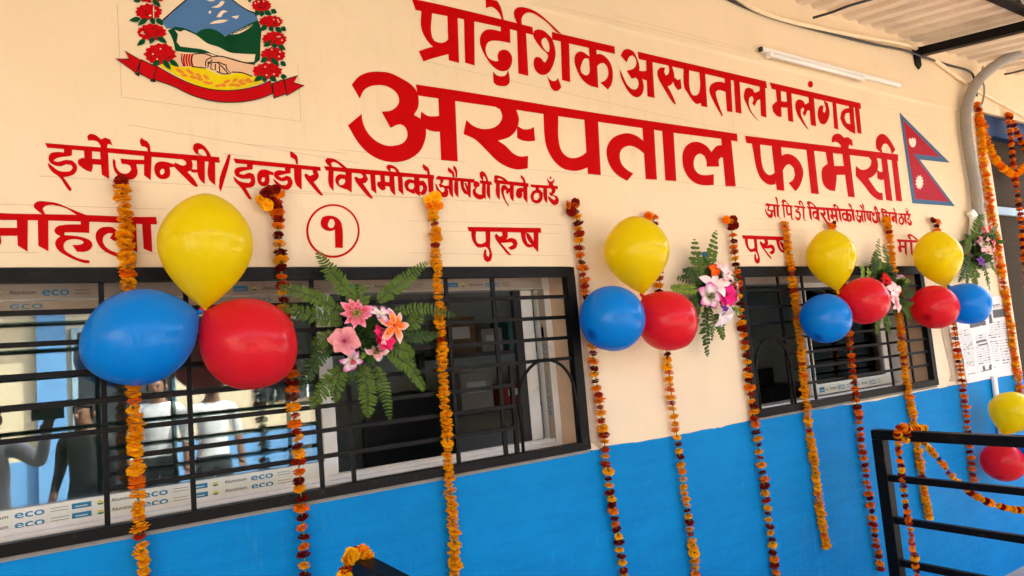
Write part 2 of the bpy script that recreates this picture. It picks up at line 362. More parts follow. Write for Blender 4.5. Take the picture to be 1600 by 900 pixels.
TXT3F = [
 [(50,118),(560,158),(1000,195),(1412,228),(1417,272),(900,227),(500,190),(70,155)],
 [(200,160),(262,168),(262,215),(240,222),(180,228),(130,245),(120,258),(150,265),(215,250),(265,255),(298,290),(300,330),(280,360),(240,378),(195,385),(225,425),(262,480),(250,495),(235,485),(165,385),(110,345),(80,305),(75,272),(110,300),(160,335),(210,342),(250,335),(268,312),(255,290),(220,285),(175,300),(120,290),(85,262),(80,230),(95,200),(140,188),(200,192)],
 [(355,172),(420,180),(420,245),(425,300),(415,345),(380,335),(340,310),(310,280),(310,250),(340,235),(360,235)],
 [(412,240),(492,245),(492,290),(420,285)],
 [(480,178),(545,188),(553,400),(495,365)],
 [(385,85),(382,65),(405,45),(445,55),(490,90),(520,75),(560,90),(580,140),(555,125),(540,130),(535,165),(490,160),(480,130),(455,105),(420,98),(390,100)],
 [(640,238),(700,245),(835,250),(835,285),(765,285),(770,310),(775,355),(755,390),(715,405),(660,395),(615,365),(588,320),(580,275),(582,240),(600,255),(605,300),(630,340),(670,358),(705,350),(725,325),(715,295),(690,285),(650,280)],
 [(825,208),(885,213),(878,410),(825,370)],
 [(795,120),(792,100),(805,75),(820,90),(850,105),(870,135),(875,198),(855,195),(850,160),(835,150),(805,143)],
 [[(905,320),(912,285),(940,265),(980,262),(1062,285),(1062,305),(1025,310),(1030,350),(1020,385),(985,400),(945,395),(915,365)],[(950,350),(955,330),(970,318),(985,330),(980,355),(960,368)]],
 [(1140,225),(1195,245),(1205,300),(1190,330),(1165,345),(1215,400),(1248,455),(1235,462),(1210,450),(1150,395),(1090,335),(1058,300),(1065,270),(1100,285),(1130,295),(1155,285),(1150,262),(1130,250)],
 [(1188,315),(1215,325),(1248,325),(1252,345),(1220,350),(1193,345)],
 [(1235,238),(1300,243),(1300,440),(1255,395)],
 [(1330,245),(1380,252),(1382,450),(1330,400)],
 [(1290,220),(1230,200),(1208,165),(1212,130),(1240,118),(1280,130),(1320,170),(1345,215),(1350,238),(1318,232),(1300,185),(1275,165),(1250,170),(1250,200)],
 [(1480,210),(1500,205),(1500,220),(1440,450),(1425,498),(1410,465)],
]
TXT3G = [
 [(70,138),(752,205),(755,237),(90,176)],
 [(178,178),(225,184),(222,225),(180,230),(125,248),(118,258),(150,265),(200,250),(232,262),(243,300),(238,345),(220,362),(170,370),(190,405),(217,455),(205,460),(190,450),(130,365),(90,325),(72,290),(78,280),(110,310),(150,325),(195,330),(212,312),(205,295),(175,298),(130,295),(90,275),(78,240),(95,215),(130,205),(178,205)],
 [[(258,290),(262,255),(285,230),(320,225),(387,248),(387,270),(350,265),(355,300),(350,335),(325,355),(290,352),(265,325)],[(290,310),(300,285),(318,290),(318,315),(300,325)]],
 [(475,200),(520,205),(520,255),(480,260),(425,275),(450,290),(490,272),(520,285),(535,320),(525,360),(500,382),(455,380),(415,350),(390,320),(380,295),(410,315),(450,345),(485,345),(500,325),(490,310),(455,318),(410,300),(388,275),(395,245),(420,232),(475,235)],
 [(545,210),(605,217),(607,385),(560,340)],
 [(515,110),(515,88),(525,82),(550,100),(570,120),(578,185),(560,182),(555,155),(540,140),(520,130)],
 [(690,225),(725,232),(740,275),(725,305),(700,322),(735,370),(775,425),(762,430),(740,415),(680,350),(635,290),(625,265),(640,255),(670,275),(700,262),(692,245)],
]
TXT3Gb = [   # the second half of the line, kept apart because the same words stand again over the right window
 [(778,198),(1300,240),(1605,268),(1640,271),(1640,303),(1605,298),(1200,270),(795,232)],
 [(815,222),(855,226),(855,395),(820,350)],
 [(835,208),(800,180),(788,155),(805,135),(850,140),(900,165),(965,218),(930,213),(880,175),(850,165),(835,180),(848,210)],
 [[(952,268),(900,262),(872,285),(870,325),(895,355),(952,382),(955,345)],[(912,298),(896,320),(902,345),(926,345),(946,320),(942,300)]],
 [(948,242),(998,245),(997,405),(950,375)],
 [(1062,255),(1105,258),(1125,300),(1110,325),(1085,335),(1120,385),(1162,445),(1152,455),(1130,440),(1070,375),(1025,315),(1015,290),(1030,280),(1060,295),(1085,285),(1080,270)],
 [(1140,260),(1180,262),(1190,415),(1150,385)],
 [(1218,270),(1255,274),(1258,330),(1262,380),(1240,390),(1210,370),(1195,345),(1200,320),(1222,320)],
 [(1252,320),(1300,325),(1300,360),(1257,355)],
 [(1290,272),(1328,276),(1338,430),(1300,390)],
 [(1355,276),(1392,280),(1402,425),(1362,390)],
 [(1310,250),(1275,225),(1265,205),(1280,187),(1315,192),(1350,215),(1375,250),(1350,248),(1325,220),(1300,215),(1302,242)],
]
TXT3H = [
 [(100,178),(325,190),(327,224),(60,209),(60,176)],
 [[(156,240),(110,228),(75,245),(65,280),(85,330),(156,364)],[(115,262),(98,290),(110,315),(138,320),(154,298),(150,268)]],
 [(150,200),(200,204),(205,382),(158,350)],
 [(196,245),(235,240),(262,275),(268,320),(250,360),(220,372),(198,345),(220,335),(232,310),(225,285),(200,288)],
 [(272,208),(322,214),(328,375),(282,340)],
 [(228,120),(232,92),(250,105),(280,130),(295,195),(272,192),(268,160),(245,148)],
]
OAU = [
 [(348,235),(350,210),(375,198),(405,210),(415,240),(405,262),(395,275),(430,290),(455,330),(455,370),(435,390),(405,388),(375,365),(350,320),(338,265),(350,275),(375,320),(400,345),(420,340),(425,315),(410,298),(385,305),(370,275),(385,265),(385,240),(370,232)],
 [(420,290),(445,285),(472,290),(472,312),(445,315),(425,305)],
 [(462,220),(495,223),(500,395),(468,355)],
 [(512,225),(545,228),(548,395),(515,355)],
 [(500,130),(505,105),(520,120),(535,150),(535,212),(520,212),(518,170)],
]
TXT3Hb = OAU + [
 [(390,203),(690,229),(690,262),(400,230)],
 [(450,145),(455,122),(480,140),(505,165),(512,210),(495,210),(488,180),(462,165)],
 [(562,238),(595,242),(598,300),(620,335),(640,335),(640,365),(605,360),(580,330),(568,290)],
 [(598,262),(615,262),(642,345),(625,340)],
 [(630,240),(658,244),(655,400),(630,370)],
 [(680,270),(690,245),(715,248),(735,265),(735,290),(705,310),(700,340),(720,360),(750,365),(764,350),(777,395),(745,410),(700,395),(675,360),(675,325),(695,305),(682,290)],
 [(758,265),(790,265),(790,410),(760,375)],
 [(735,238),(840,250),(845,282),(740,268)],
 [(800,260),(828,264),(830,410),(803,375)],
 [(770,250),(740,215),(733,175),(750,157),(775,165),(800,205),(815,252),(795,250),(780,210),(768,202),(768,238)],
 [(858,232),(1170,265),(1170,300),(870,265)],
 [(882,250),(915,255),(915,415),(885,375)],
 [(880,242),(862,220),(868,195),(895,195),(950,215),(1000,258),(970,255),(920,225),(895,222),(897,246)],
 [(925,320),(930,290),(950,280),(975,290),(985,310),(1018,305),(1018,335),(995,345),(985,365),(970,350),(970,325),(955,325),(950,350),(960,390),(975,430),(998,462),(990,468),(960,425),(935,370)],
 [(1005,265),(1040,270),(1038,430),(1008,395)],
 [(1060,345),(1070,315),(1095,305),(1128,310),(1128,340),(1110,345),(1115,375),(1100,400),(1075,395),(1060,375)],
 [(1120,275),(1160,280),(1162,440),(1125,400)],
 [(1100,215),(1102,190),(1120,205),(1140,235),(1145,268),(1125,265),(1120,240)],
 [(1185,275),(1430,290),(1432,318),(1195,300)],
 [(1230,290),(1265,294),(1262,328),(1235,334)],
 [[(1230,325),(1270,320),(1295,350),(1295,400),(1275,435),(1235,445),(1200,425),(1188,385),(1200,345)],[(1235,350),(1215,375),(1220,410),(1245,415),(1268,390),(1262,355)]],
 [(1300,296),(1335,300),(1338,445),(1310,410)],
 [(1365,306),(1410,310),(1410,335),(1400,355),(1385,365),(1425,380),(1440,415),(1430,450),(1400,460),(1370,440),(1345,395),(1345,375),(1375,400),(1400,418),(1412,400),(1395,380),(1365,378),(1350,350),(1375,345),(1378,325)],
 [(1335,212),(1348,240),(1368,250),(1388,240),(1398,215),(1398,250),(1385,268),(1395,290),(1350,287),(1350,268),(1338,245)],
 disc((1365, 215), 9, 11),
]
PURUSH = [
 [(625,652),(1280,662),(1284,705),(640,692)],
 [(660,685),(705,687),(705,770),(720,800),(755,803),(790,785),(788,690),(832,690),(830,840),(795,838),(792,830),(720,835),(690,805),(668,760)],
 [(940,680),(985,700),(985,745),(970,765),(1020,750),(1060,765),(1075,800),(1060,840),(1020,860),(985,840),(1010,825),(1035,810),(1020,790),(960,795),(925,795),(1020,905),(1000,905),(930,830),(880,765),(868,730),(885,712),(915,740),(940,730),(935,705)],
 [(1100,690),(1145,692),(1148,760),(1165,800),(1190,810),(1218,810),(1218,830),(1170,835),(1130,805),(1108,750)],
 [(1145,700),(1175,715),(1225,800),(1215,830),(1160,760)],
 [(1215,690),(1260,692),(1258,880),(1215,835)],
]
UMATRA = [(1195,335),(1225,350),(1235,395),(1228,430),(1205,440),(1185,425),(1180,395),(1188,358),(1198,360),(1200,395),(1212,405),(1218,380)]   # crop J
MAHILA = [
 [(-30,200),(0,203),(400,213),(840,222),(1300,240),(1500,240),(1510,312),(1450,312),(1000,292),(460,275),(0,270),(-30,270)],
 [(-40,345),(168,345),(168,422),(-40,422)],
 [(-60,300),(-20,300),(-20,420),(8,425),(8,500),(-30,540),(-90,520),(-130,430),(-60,400)],
 [(160,262),(268,266),(265,575),(170,515)],
 [(362,268),(465,270),(466,572),(368,518)],
 [(415,218),(360,180),(325,145),(330,110),(370,90),(440,92),(550,108),(640,145),(760,195),(845,228),(750,225),(650,165),(560,135),(480,125),(430,140),(410,165),(438,220)],
 [(775,280),(860,284),(858,395),(720,390),(622,390),(620,415),(700,420),(800,438),(870,470),(888,510),(870,550),(820,575),(740,575),(695,512),(790,500),(805,480),(770,462),(700,455),(640,470),(612,510),(625,560),(680,600),(760,640),(862,660),(860,685),(820,685),(740,660),(640,615),(560,560),(530,500),(545,455),(580,425),(535,400),(520,370),(545,335),(600,318),(775,312)],
 [(1150,395),(1120,370),(1080,340),(1030,335),(970,345),(930,380),(918,430),(935,490),(980,550),(1060,600),(1180,640),(1130,590),(1060,560),(1010,520),(988,470),(1000,425),(1040,398),(1085,400),(1055,445),(1125,490),(1150,440),(1180,420),(1230,425),(1230,350),(1180,370)],
 [(1220,285),(1308,290),(1320,582),(1230,540)],
 [(1365,292),(1450,300),(1465,582),(1380,545)],
]
# over the right window, crop K
KP = [
 [(378,90),(462,100),(463,114),(380,104)], [(388,100),(400,102),(408,196),(397,182)], [(392,92),(380,72),(388,55),(405,58),(425,80),(440,98),(430,97),(412,76),(398,72),(398,93)],
 [(412,104),(424,106),(428,150),(436,160),(446,152),(442,108),(455,110),(462,206),(451,198),(449,170),(430,176),(418,158)],
 disc((466,200),3.5,4.5), disc((370,190),3.5,4.5),
 [(472,98),(555,108),(556,123),(474,113)], [(500,108),(512,110),(511,130),(494,138),(512,140),(524,165),(518,200),(502,212),(486,196),(478,172),(494,186),(508,190),(512,172),(504,158),(486,152),(482,134),(492,126),(500,126)],
 [(534,114),(547,116),(552,212),(540,196)], [(532,106),(508,92),(505,70),(516,60),(532,74),(546,106),(538,105),(524,78),(516,76),(520,94)],
 disc((560,208),3.5,4.5),
]
KMAHI = [
 [(1228,347),(1420,357),(1420,374),(1232,366)], [(1240,362),(1258,364),(1260,400),(1266,442),(1252,446),(1238,425),(1236,402),(1246,396)], [(1258,392),(1288,394),(1290,412),(1260,410)],
 [(1282,364),(1300,366),(1304,472),(1288,452)], [(1324,366),(1342,368),(1348,475),(1332,456)],
 [(1330,352),(1310,335),(1306,315),(1322,308),(1350,322),(1390,354),(1372,353),(1340,328),(1326,326),(1336,352)],
 [(1398,370),(1416,372),(1416,398),(1382,400),(1382,408),(1420,412),(1430,432),(1400,436),(1376,430),(1380,450),(1400,470),(1372,455),(1360,430),(1370,410),(1362,396),(1376,384),(1398,383)],
]

def lay(paint, crop, pieces, mi=0):
    for p in pieces: paint.poly(crop.loops(p), mi)
def affine(src, dst):
    """map of the wall plane that takes the three points src to dst"""
    a0, b0, c0 = src; a1, b1, c1 = dst
    S = Matrix(((b0.x - a0.x, c0.x - a0.x), (b0.y - a0.y, c0.y - a0.y))); T = Matrix(((b1.x - a1.x, c1.x - a1.x), (b1.y - a1.y, c1.y - a1.y)))
    Mx = T @ S.inverted()
    return lambda p: a1 + Mx @ (p - a0)
def lay_mapped(paint, crop, pieces, fn):
    for p in pieces: paint.poly([[fn(q) for q in lp] for lp in crop.loops(p)])

def build_lettering(parent):
    t = Paint(); lay(t, A, TXT1A); lay(t, B, TXT1B); tag(t.build('lettering', M_red, parent), 'upper line of red painted Devanagari lettering on cream wall')
    t = Paint(); lay(t, Cc, TXT2C); lay(t, D, TXT2D); lay(t, E_, TXT2E); tag(t.build('lettering', M_red, parent), 'largest line of red painted Devanagari lettering')
    t = Paint(); lay(t, F, TXT3F); lay(t, G, TXT3G); lay(t, G, TXT3Gb); lay(t, H, TXT3H); lay(t, H, TXT3Hb)
    tag(t.build('lettering', M_red, parent), 'narrow line of red lettering over the left window')
    t = Paint(); lay(t, I, MAHILA); tag(t.build('lettering', M_red, parent), 'red word at the left edge above the left window')
    t = Paint(); lay(t, H, PURUSH); lay(t, J, [UMATRA]); tag(t.build('lettering', M_red, parent), 'short red word above the right end of the left window')
    # numeral one in a ring
    t = Paint()
    ring_o = [J((240 + 167 * math.cos(a), 244 + 168 * math.sin(a))) for a in [2 * math.pi * k / 40 for k in range(40)]]
    ring_i = [J((241 + 154 * math.cos(a), 243 + 155 * math.sin(a))) for a in [2 * math.pi * k / 40 for k in range(40)]]
    t.poly([ring_o, ring_i])
    t.poly(G.loops([[(755,630),(770,595),(820,585),(870,595),(910,630),(925,690),(928,838),(868,835),(865,695),(840,705),(795,700),(760,670)],[(815,640),(830,612),(855,615),(865,650),(850,680),(825,682),(812,665)]]))
    tag(t.build('numeral_sign', M_red, parent), 'red Devanagari numeral one in a painted ring')
    # over the right window
    t = Paint()
    lay(t, K, KP)
    fn = affine((H((348,198)), H((548,214)), H((500,395))), (K((260,82)), K((360,93)), K((340,195))))
    lay_mapped(t, H, OAU + [[(390,203),(560,217),(560,247),(400,230)]], fn)
    fn = affine((G((778,198)), H((1432,290)), G((855,395))), (K((565,105)), K((1330,160)), K((606,214))))
    for cr, ps in ((G, TXT3Gb), (H, TXT3H), (H, TXT3Hb)): lay_mapped(t, cr, ps, fn)
    tag(t.build('lettering', M_red, parent), 'smallest line of red lettering over the right window')
    t = Paint()
    fn = affine((H((625,652)), H((1280,662)), H((720,835))), (K((88,318)), K((432,330)), K((150,440))))
    lay_mapped(t, H, PURUSH, fn); lay_mapped(t, J, [UMATRA], fn)
    tag(t.build('lettering', M_red, parent), 'short red word above the left end of the right window')
    t = Paint(); lay(t, K, KMAHI); tag(t.build('lettering', M_red, parent), 'red word half hidden by a yellow balloon')
    # ring behind the third yellow balloon
    t = Paint(); c = PX((1302, 392)); rr = .105
    t.poly([[Vector((c.x + rr * math.cos(a), c.y + rr * math.sin(a))) for a in [2 * math.pi * k / 40 for k in range(40)]], [Vector((c.x + (rr - .010) * math.cos(a), c.y + (rr - .010) * math.sin(a))) for a in [2 * math.pi * k / 40 for k in range(40)]]])
    tag(t.build('numeral_sign', M_red, parent), 'painted red ring behind a yellow balloon')
    # thin pencil guide lines left by the sign painter
    t = Paint(-.0006)
    def line(px0, px1, w=.0010):
        a, b = PX(px0), PX(px1); n = Vector((-(b - a).y, (b - a).x)).normalized() * w / 2
        k = [a + n, a - n, b - n, b + n]; t.poly([k], smooth=False)
    for a, b in (((60,275),(372,293)), ((350,292),(875,322)), ((420,300),(668,310)), ((380,225),(545,240)), ((330,60),(640,2)) if False else ((350,240),(395,245)), ((665,96),(1345,250)), ((530,234),(730,253)), ((820,264),(1160,293)), ((1130,291),(1410,316)),
                 ((1345,160),(1400,172)), ((637,345),(880,351)), ((690,361),(875,365)), ((640,395),(890,400)), ((150,345),(250,347)), ((0,319),(260,327)), ((150,394),(245,396)), ((205,35),(560,40)) if False else ((0,394),(60,395)),
                 ((1406,176),(1477,191)), ((1477,191),(1447,216)), ((1472,197),(1492,316)), ((1482,200),(1490,250)), ((1175,316),(1225,322)), ((1178,341),(1420,354)), ((1165,358),(1260,361)), ((1375,367),(1425,369)), ((1165,399),(1240,401)), ((1225,370),(1250,370)),
                 ((183,5),(190,150)), ((190,152),(470,190)), ((465,100),(470,190)), ((200,195),(560,255)), ((960,24),(1185,82)), ((830,2),(1180,84))):
        line(a, b)
    t.build('pencil_guide_lines', M_pencil, parent)

def build_emblem(parent):
    mats = [mat('emblem_red', (.48, .002, .005), .45, .08, 14, spec=.06), mat('emblem_outline', (.03, .012, .01), .6, spec=.06), mat('emblem_green', (.004, .062, .022), .5, .25, 14, spec=.06), mat('emblem_blue', (.075, .18, .38), .5, .12, 9, spec=.06),
            mat('emblem_yellow', (.76, .60, .006), .5, .06, 9, spec=.06), mat('emblem_orange', (.72, .24, .035), .5, spec=.06), mat('emblem_skin', (.74, .49, .31), .5, spec=.06), mat('emblem_snow', (.80, .66, .47), .6, spec=.06)]
    RD, OL, GR, BL, YE, OR, SK, SN = range(8)
    t = Paint(-.0012)
    def P(pts, mi, corner=48): t.poly(Lc.loops(pts), mi, corner)
    # mountain
    P([(415,175),(520,80),(610,-15),(650,-70),(700,-130),(760,-160),(830,-120),(900,-60),(960,0),(1080,80),(1150,105),(1165,160),(1050,230),(920,285),(860,260),(780,240),(680,265),(560,225),(450,225)], BL, 30)
    for a in ([(410,168),(520,70),(640,-30)], [(955,-5),(1075,78),(1150,108)]):
        w = 13; P([(x, y - w / 2) for x, y in a] + [(x + 3, y + w / 2) for x, y in reversed(a)], OL)
    for s in ([(745,-8),(790,12),(830,8),(800,-10)], [(800,58),(850,40),(880,10),(905,12),(890,40),(850,62)], [(840,135),(870,95),(890,82),(930,90),(895,105),(875,135)], [(785,188),(820,168),(880,155),(935,158),(890,178),(830,185)], [(958,130),(1020,122),(1000,148),(975,140)], [(778,90),(800,85),(795,110),(780,105)]):
        P(s, SN)
    # green hills and valley
    P([(460,240),(520,210),(600,225),(680,262),(730,232),(790,225),(850,245),(910,285),(1000,240),(1100,185),(1165,160),(1190,240),(1185,330),(1180,470),(1140,500),(1060,490),(1000,470),(930,450),(850,440),(790,420),(700,415),(600,410),(520,400),(505,330),(480,270)], GR, 30)
    P([(515,235),(560,250),(590,235),(680,275),(770,340),(860,370),(940,410),(1020,420),(1145,425),(1135,485),(1060,485),(960,455),(880,440),(820,425),(740,390),(640,375),(560,365),(530,330),(540,270)], SN, 30)
    P([(950,270),(1050,220),(1150,180),(1090,225),(1010,265)], SN)
    for k in range(14):
        x = 960 + k * 15; y = 268 - k * 6 + random.uniform(-6, 6); P([(x, y), (x + 26, y - 22), (x + 30, y - 18), (x + 5, y + 4)], GR)
    # field
    P([(395,500),(470,500),(560,512),(680,520),(760,540),(870,585),(950,580),(1040,570),(1140,600),(1200,625),(1190,650),(1060,690),(900,705),(760,690),(620,640),(500,575),(400,520)], YE, 30)
    for (x, y, l, a) in ((560,560,46,18),(590,590,40,10),(640,570,44,25),(660,605,48,12),(700,590,40,30),(710,620,44,15),(760,605,46,40),(765,648,50,10),(800,650,20,10),(850,672,36,-10),(890,668,44,5),(920,640,46,-25),(960,665,44,-8),(985,630,40,-30),(1000,668,44,5),(1030,635,40,-25),(1045,655,40,0),(1080,625,40,-25),(1095,638,44,0),(620,555,30,30),(540,548,30,15)):
        c, s_ = math.cos(R_(a)), math.sin(R_(a)); P([(x + c * u - s_ * v, y + s_ * u + c * v) for u, v in ((-l*.75, 0), (-l*.2, -13), (l*.4, -10), (l*.75, 0), (l*.3, 12), (-l*.3, 10))], OR)
    # clasped hands
    P([(515,400),(580,420),(650,425),(740,420),(810,440),(880,442),(950,460),(1030,485),(1140,505),(1140,600),(1030,575),(950,565),(950,585),(900,580),(840,560),(770,535),(700,525),(610,525),(520,520)], SK, 30)
    for k in range(4): P([(585 + k * 20, 422), (600 + k * 20, 424), (592 + k * 20, 470), (602 + k * 20, 520), (588 + k * 20, 520), (576 + k * 20, 470)], RD)
    def stroke(pts, w=9):
        pts = [Vector(p) for p in pts]; l = []; r = []
        for i, p in enumerate(pts):
            d = (pts[min(i + 1, len(pts) - 1)] - pts[max(0, i - 1)]).normalized(); n = Vector((-d.y, d.x)) * w / 2; l.append(p + n); r.append(p - n)
        P([tuple(v) for v in l] + [tuple(v) for v in reversed(r)], OL, 60)
    for s in ([(572,420),(568,470),(585,520)], [(655,430),(642,480),(650,522)], [(660,425),(740,420),(800,440)], [(800,445),(880,442),(950,462),(1050,490),(1140,505)], [(800,450),(760,475),(755,520)], [(770,490),(800,480),(805,462)], [(780,490),(772,530)], [(800,498),(795,540),(815,548)], [(832,500),(830,552)], [(862,515),(866,565)], [(770,500),(840,490),(870,510),(930,575)], [(850,485),(910,510)], [(915,505),(920,540),(955,572),(900,580),(840,560)], [(650,522),(760,535)], [(960,565),(1040,570),(1120,600)]):
        stroke(s)
    # rhododendrons
    def flower(cx, cy, rx, ry, n=16):
        n = 26
        P([(cx + rx * (1 + (.07 if k % 2 else -.07) + random.uniform(-.05, .05)) * math.cos(2 * math.pi * k / n), cy + ry * (1 + (.07 if k % 2 else -.07) + random.uniform(-.05, .05)) * math.sin(2 * math.pi * k / n)) for k in range(n)], RD, 30)
        for k in range(8):
            a = random.uniform(0, 6.28); q = random.uniform(.25, .7); x, y = cx + rx * q * math.cos(a), cy + ry * q * math.sin(a); l = random.uniform(8, 14); b = random.uniform(0, 3)
            P([(x - l * math.cos(b), y - l * math.sin(b)), (x + 5 * math.sin(b), y - 5 * math.cos(b)), (x + l * math.cos(b), y + l * math.sin(b)), (x - 5 * math.sin(b), y + 5 * math.cos(b))], OL)
        for k in range(3):
            a = random.uniform(0, 6.28); q = random.uniform(.4, .75); x, y = cx + rx * q * math.cos(a), cy + ry * q * math.sin(a); P([(x - 8, y), (x, y - 6), (x + 7, y + 2), (x, y + 8)], SN)
    def leaf(x0, y0, x1, y1, w=20):
        d = Vector((x1 - x0, y1 - y0)); n = Vector((-d.y, d.x)).normalized() * w; a = Vector((x0, y0))
        P([tuple(a), tuple(a + d * .3 + n), tuple(a + d * .65 + n * .8), tuple(a + d), tuple(a + d * .65 - n * .8), tuple(a + d * .3 - n)], GR, 70)
    for fx, fy, rx, ry in ((330,-10,110,32),(310,95,104,62),(335,255,112,64),(400,425,120,82),(1190,45,76,50),(1265,172,92,48),(1292,308,92,60),(1280,432,96,58),(1235,560,112,66)):
        flower(fx, fy, rx, ry)
    P([(345,50),(352,50),(352,150),(345,150)], SN)
    for l in ((250,150,155,165),(300,145,225,205),(330,140,355,200),(370,145,425,205),(285,310,218,362),(350,290,320,348),(375,290,455,340),(400,480,335,518),(420,470,485,550),(470,470,548,528),(340,0,405,58),(250,0,190,15),(1170,85,1140,130),(1200,88,1185,135),(1215,90,1270,122),(1265,82,1310,105),(1235,200,1178,248),(1255,210,1280,250),(1300,215,1350,262),(1345,215,1382,245),(1265,330,1205,368),(1285,340,1300,385),(1320,355,1380,395),(1240,455,1180,490),(1265,455,1330,520),(1340,485,1382,520),(1200,595,1130,640),(1215,600,1215,650),(1255,600,1310,640),(1340,600,1390,605),(1090,0,1110,10)):
        leaf(*l)
    # ribbon
    def rib(pts):
        P(pts, OL, 40)
        c = Vector((sum(p[0] for p in pts) / len(pts), sum(p[1] for p in pts) / len(pts)))
        P([tuple(Vector(p) + (c - Vector(p)).normalized() * 11) for p in pts], RD, 40)
    rib([(52,463),(160,462),(122,398),(255,475),(215,580)])
    rib([(1475,590),(1445,648),(1528,670),(1385,755),(1365,625)])
    rib([(250,465),(385,530),(355,645),(222,570)]); rib([(1270,655),(1365,620),(1392,735),(1285,775)])
    P([(215,575),(240,575),(235,605),(200,580)], OL); P([(335,620),(370,625),(360,648),(320,640)], OL)
    P([(372,515),(430,550),(520,600),(640,655),(780,695),(920,708),(1060,695),(1180,665),(1262,630),(1285,735),(1180,775),(1060,800),(920,806),(780,790),(640,748),(500,680),(340,625)], OL, 40)
    P([(378,524),(430,558),(520,608),(640,663),(780,703),(920,716),(1060,703),(1180,673),(1256,641),(1276,730),(1180,768),(1060,792),(920,798),(780,782),(640,740),(500,672),(352,620)], RD, 40)
    tag(t.build('painted_emblem', mats, parent), 'painted national emblem with mountain, clasped hands, red flowers and red ribbon')

def build_flag(parent):
    mats = [mat('flag_blue', (.055, .125, .23), .5, .06, 9, spec=.06), mat('flag_red', (.40, .004, .012), .5, .08, 9, spec=.06), mat('flag_white', (.82, .72, .60), .6, spec=.06)]
    t = Paint()
    def P(pts, mi): t.poly([[E_(p) for p in pts]], mi, smooth=False)
    P([(1190,68),(1530,408),(1328,387),(1565,702),(1277,682)], 0)
    P([(1215,122),(1465,370),(1283,347),(1525,673),(1297,652)], 1)
    P([(1252,252),(1262,240),(1270,250),(1278,236),(1286,248),(1294,238),(1298,252),(1302,270),(1296,294),(1284,305),(1270,300),(1258,282)], 2)
    P([(1325 + (29 if k % 2 else 20) * math.cos(math.pi * k / 12), 540 + (52 if k % 2 else 38) * math.sin(math.pi * k / 12)) for k in range(24)], 2)
    tag(t.build('painted_flag', mats, parent), 'painted crimson double pennant flag with blue border')
# ------------------------------------------------------------------ setting
def sheet(name, x0, x1, y0, y1, z, m, kind='structure'):
    mb = MB(); mb.add([(x0, y0, z), (x1, y0, z), (x1, y1, z), (x0, y1, z)], [(0, 1, 2, 3)])
    return tag(mb.build(name, m), kind=kind)
sheet('ground', -150, 150, -150, 150, 0, M_earth)
sheet('pavement', -9, 12, -4.2, -.001, .006, M_tile)

hospital = empty('hospital_building', 'cream and blue hospital pharmacy building with red painted Devanagari lettering', 'building')
OPEN = [(-1.2, 1.658, 1.178, 1.866), (2.60, 4.215, 1.178, 1.866), (5.335, 6.7, -.2, 2.93)]      # left window, right window, doorway
T_ = .24
def wall_mesh():
    xs = sorted({-5, 9} | {o[0] for o in OPEN} | {o[1] for o in OPEN}); zs = [-.2, 1.178, 1.866, 2.93, 3.45]
    mb = MB()
    inside = lambda x, z: any(o[0] < x < o[1] and o[2] < z < o[3] for o in OPEN)
    for a, b in zip(xs, xs[1:]):
        for c, d in zip(zs, zs[1:]):
            if inside((a + b) / 2, (c + d) / 2): continue
            mb.add([(a, 0, c), (b, 0, c), (b, 0, d), (a, 0, d)], [(0, 1, 2, 3)], 0)
            mb.add([(a, T_, c), (b, T_, c), (b, T_, d), (a, T_, d)], [(3, 2, 1, 0)], 2)
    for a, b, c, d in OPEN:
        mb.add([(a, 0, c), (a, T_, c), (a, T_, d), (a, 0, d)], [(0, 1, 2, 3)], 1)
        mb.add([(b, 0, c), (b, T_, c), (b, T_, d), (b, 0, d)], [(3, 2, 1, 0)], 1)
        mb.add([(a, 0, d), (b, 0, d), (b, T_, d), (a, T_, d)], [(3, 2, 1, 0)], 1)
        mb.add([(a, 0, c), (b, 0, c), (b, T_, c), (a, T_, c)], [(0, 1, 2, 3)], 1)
    return mb
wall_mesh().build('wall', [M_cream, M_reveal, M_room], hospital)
# plaster step above the lettering and along the roof
led = MB(); zl = W(1000, 46).z
led.add([(-5, 0, zl - .03), (5.2, 0, zl - .03), (5.2, -.010, zl - .018), (-5, -.010, zl - .018), (-5, -.010, zl), (5.2, -.010, zl), (5.2, 0, zl + .004), (-5, 0, zl + .004)], [(0, 1, 2, 3), (3, 2, 5, 4), (4, 5, 6, 7)])
led.build('plaster_ledge', M_cream, hospital)
# blue lower wall with its hand cut upper edge
edge = [(-260, 930), (-120, 902), (0, 879), (200, 841), (400, 799.5), (575, 765), (700, 746.5), (800, 723), (912, 703.5), (935, 703), (944, 697), (1000, 690), (1100, 672), (1170, 657.5), (1300, 636), (1365, 626.5), (1430, 613), (1497, 601), (1590, 584)]
top = [W(*p) for p in edge]; fine = []
for a, b in zip(top, top[1:]):
    n = max(2, int((b - a).length / .02))
    for k in range(n):
        p = a.lerp(b, k / n); fine.append((p.x, p.z + .004 * noise.noise(Vector((p.x * 9, 0, 1))) + .0025 * noise.noise(Vector((p.x * 45, 3, 1)))))
fine = [(-5, fine[0][1])] + [p for p in fine if p[0] < 5.33] + [(5.333, W(1590, 584).z)]
mb = MB(); v = []; f = []
for i, (x, z) in enumerate(fine):
    v += [(x, -.002, -.2), (x, -.002, z)]
    if i: f.append((2 * i - 2, 2 * i, 2 * i + 1, 2 * i - 1))
mb.add(v, f); tag(mb.build('lower_wall_paint', M_blue, hospital), 'bright blue painted lower part of the wall')
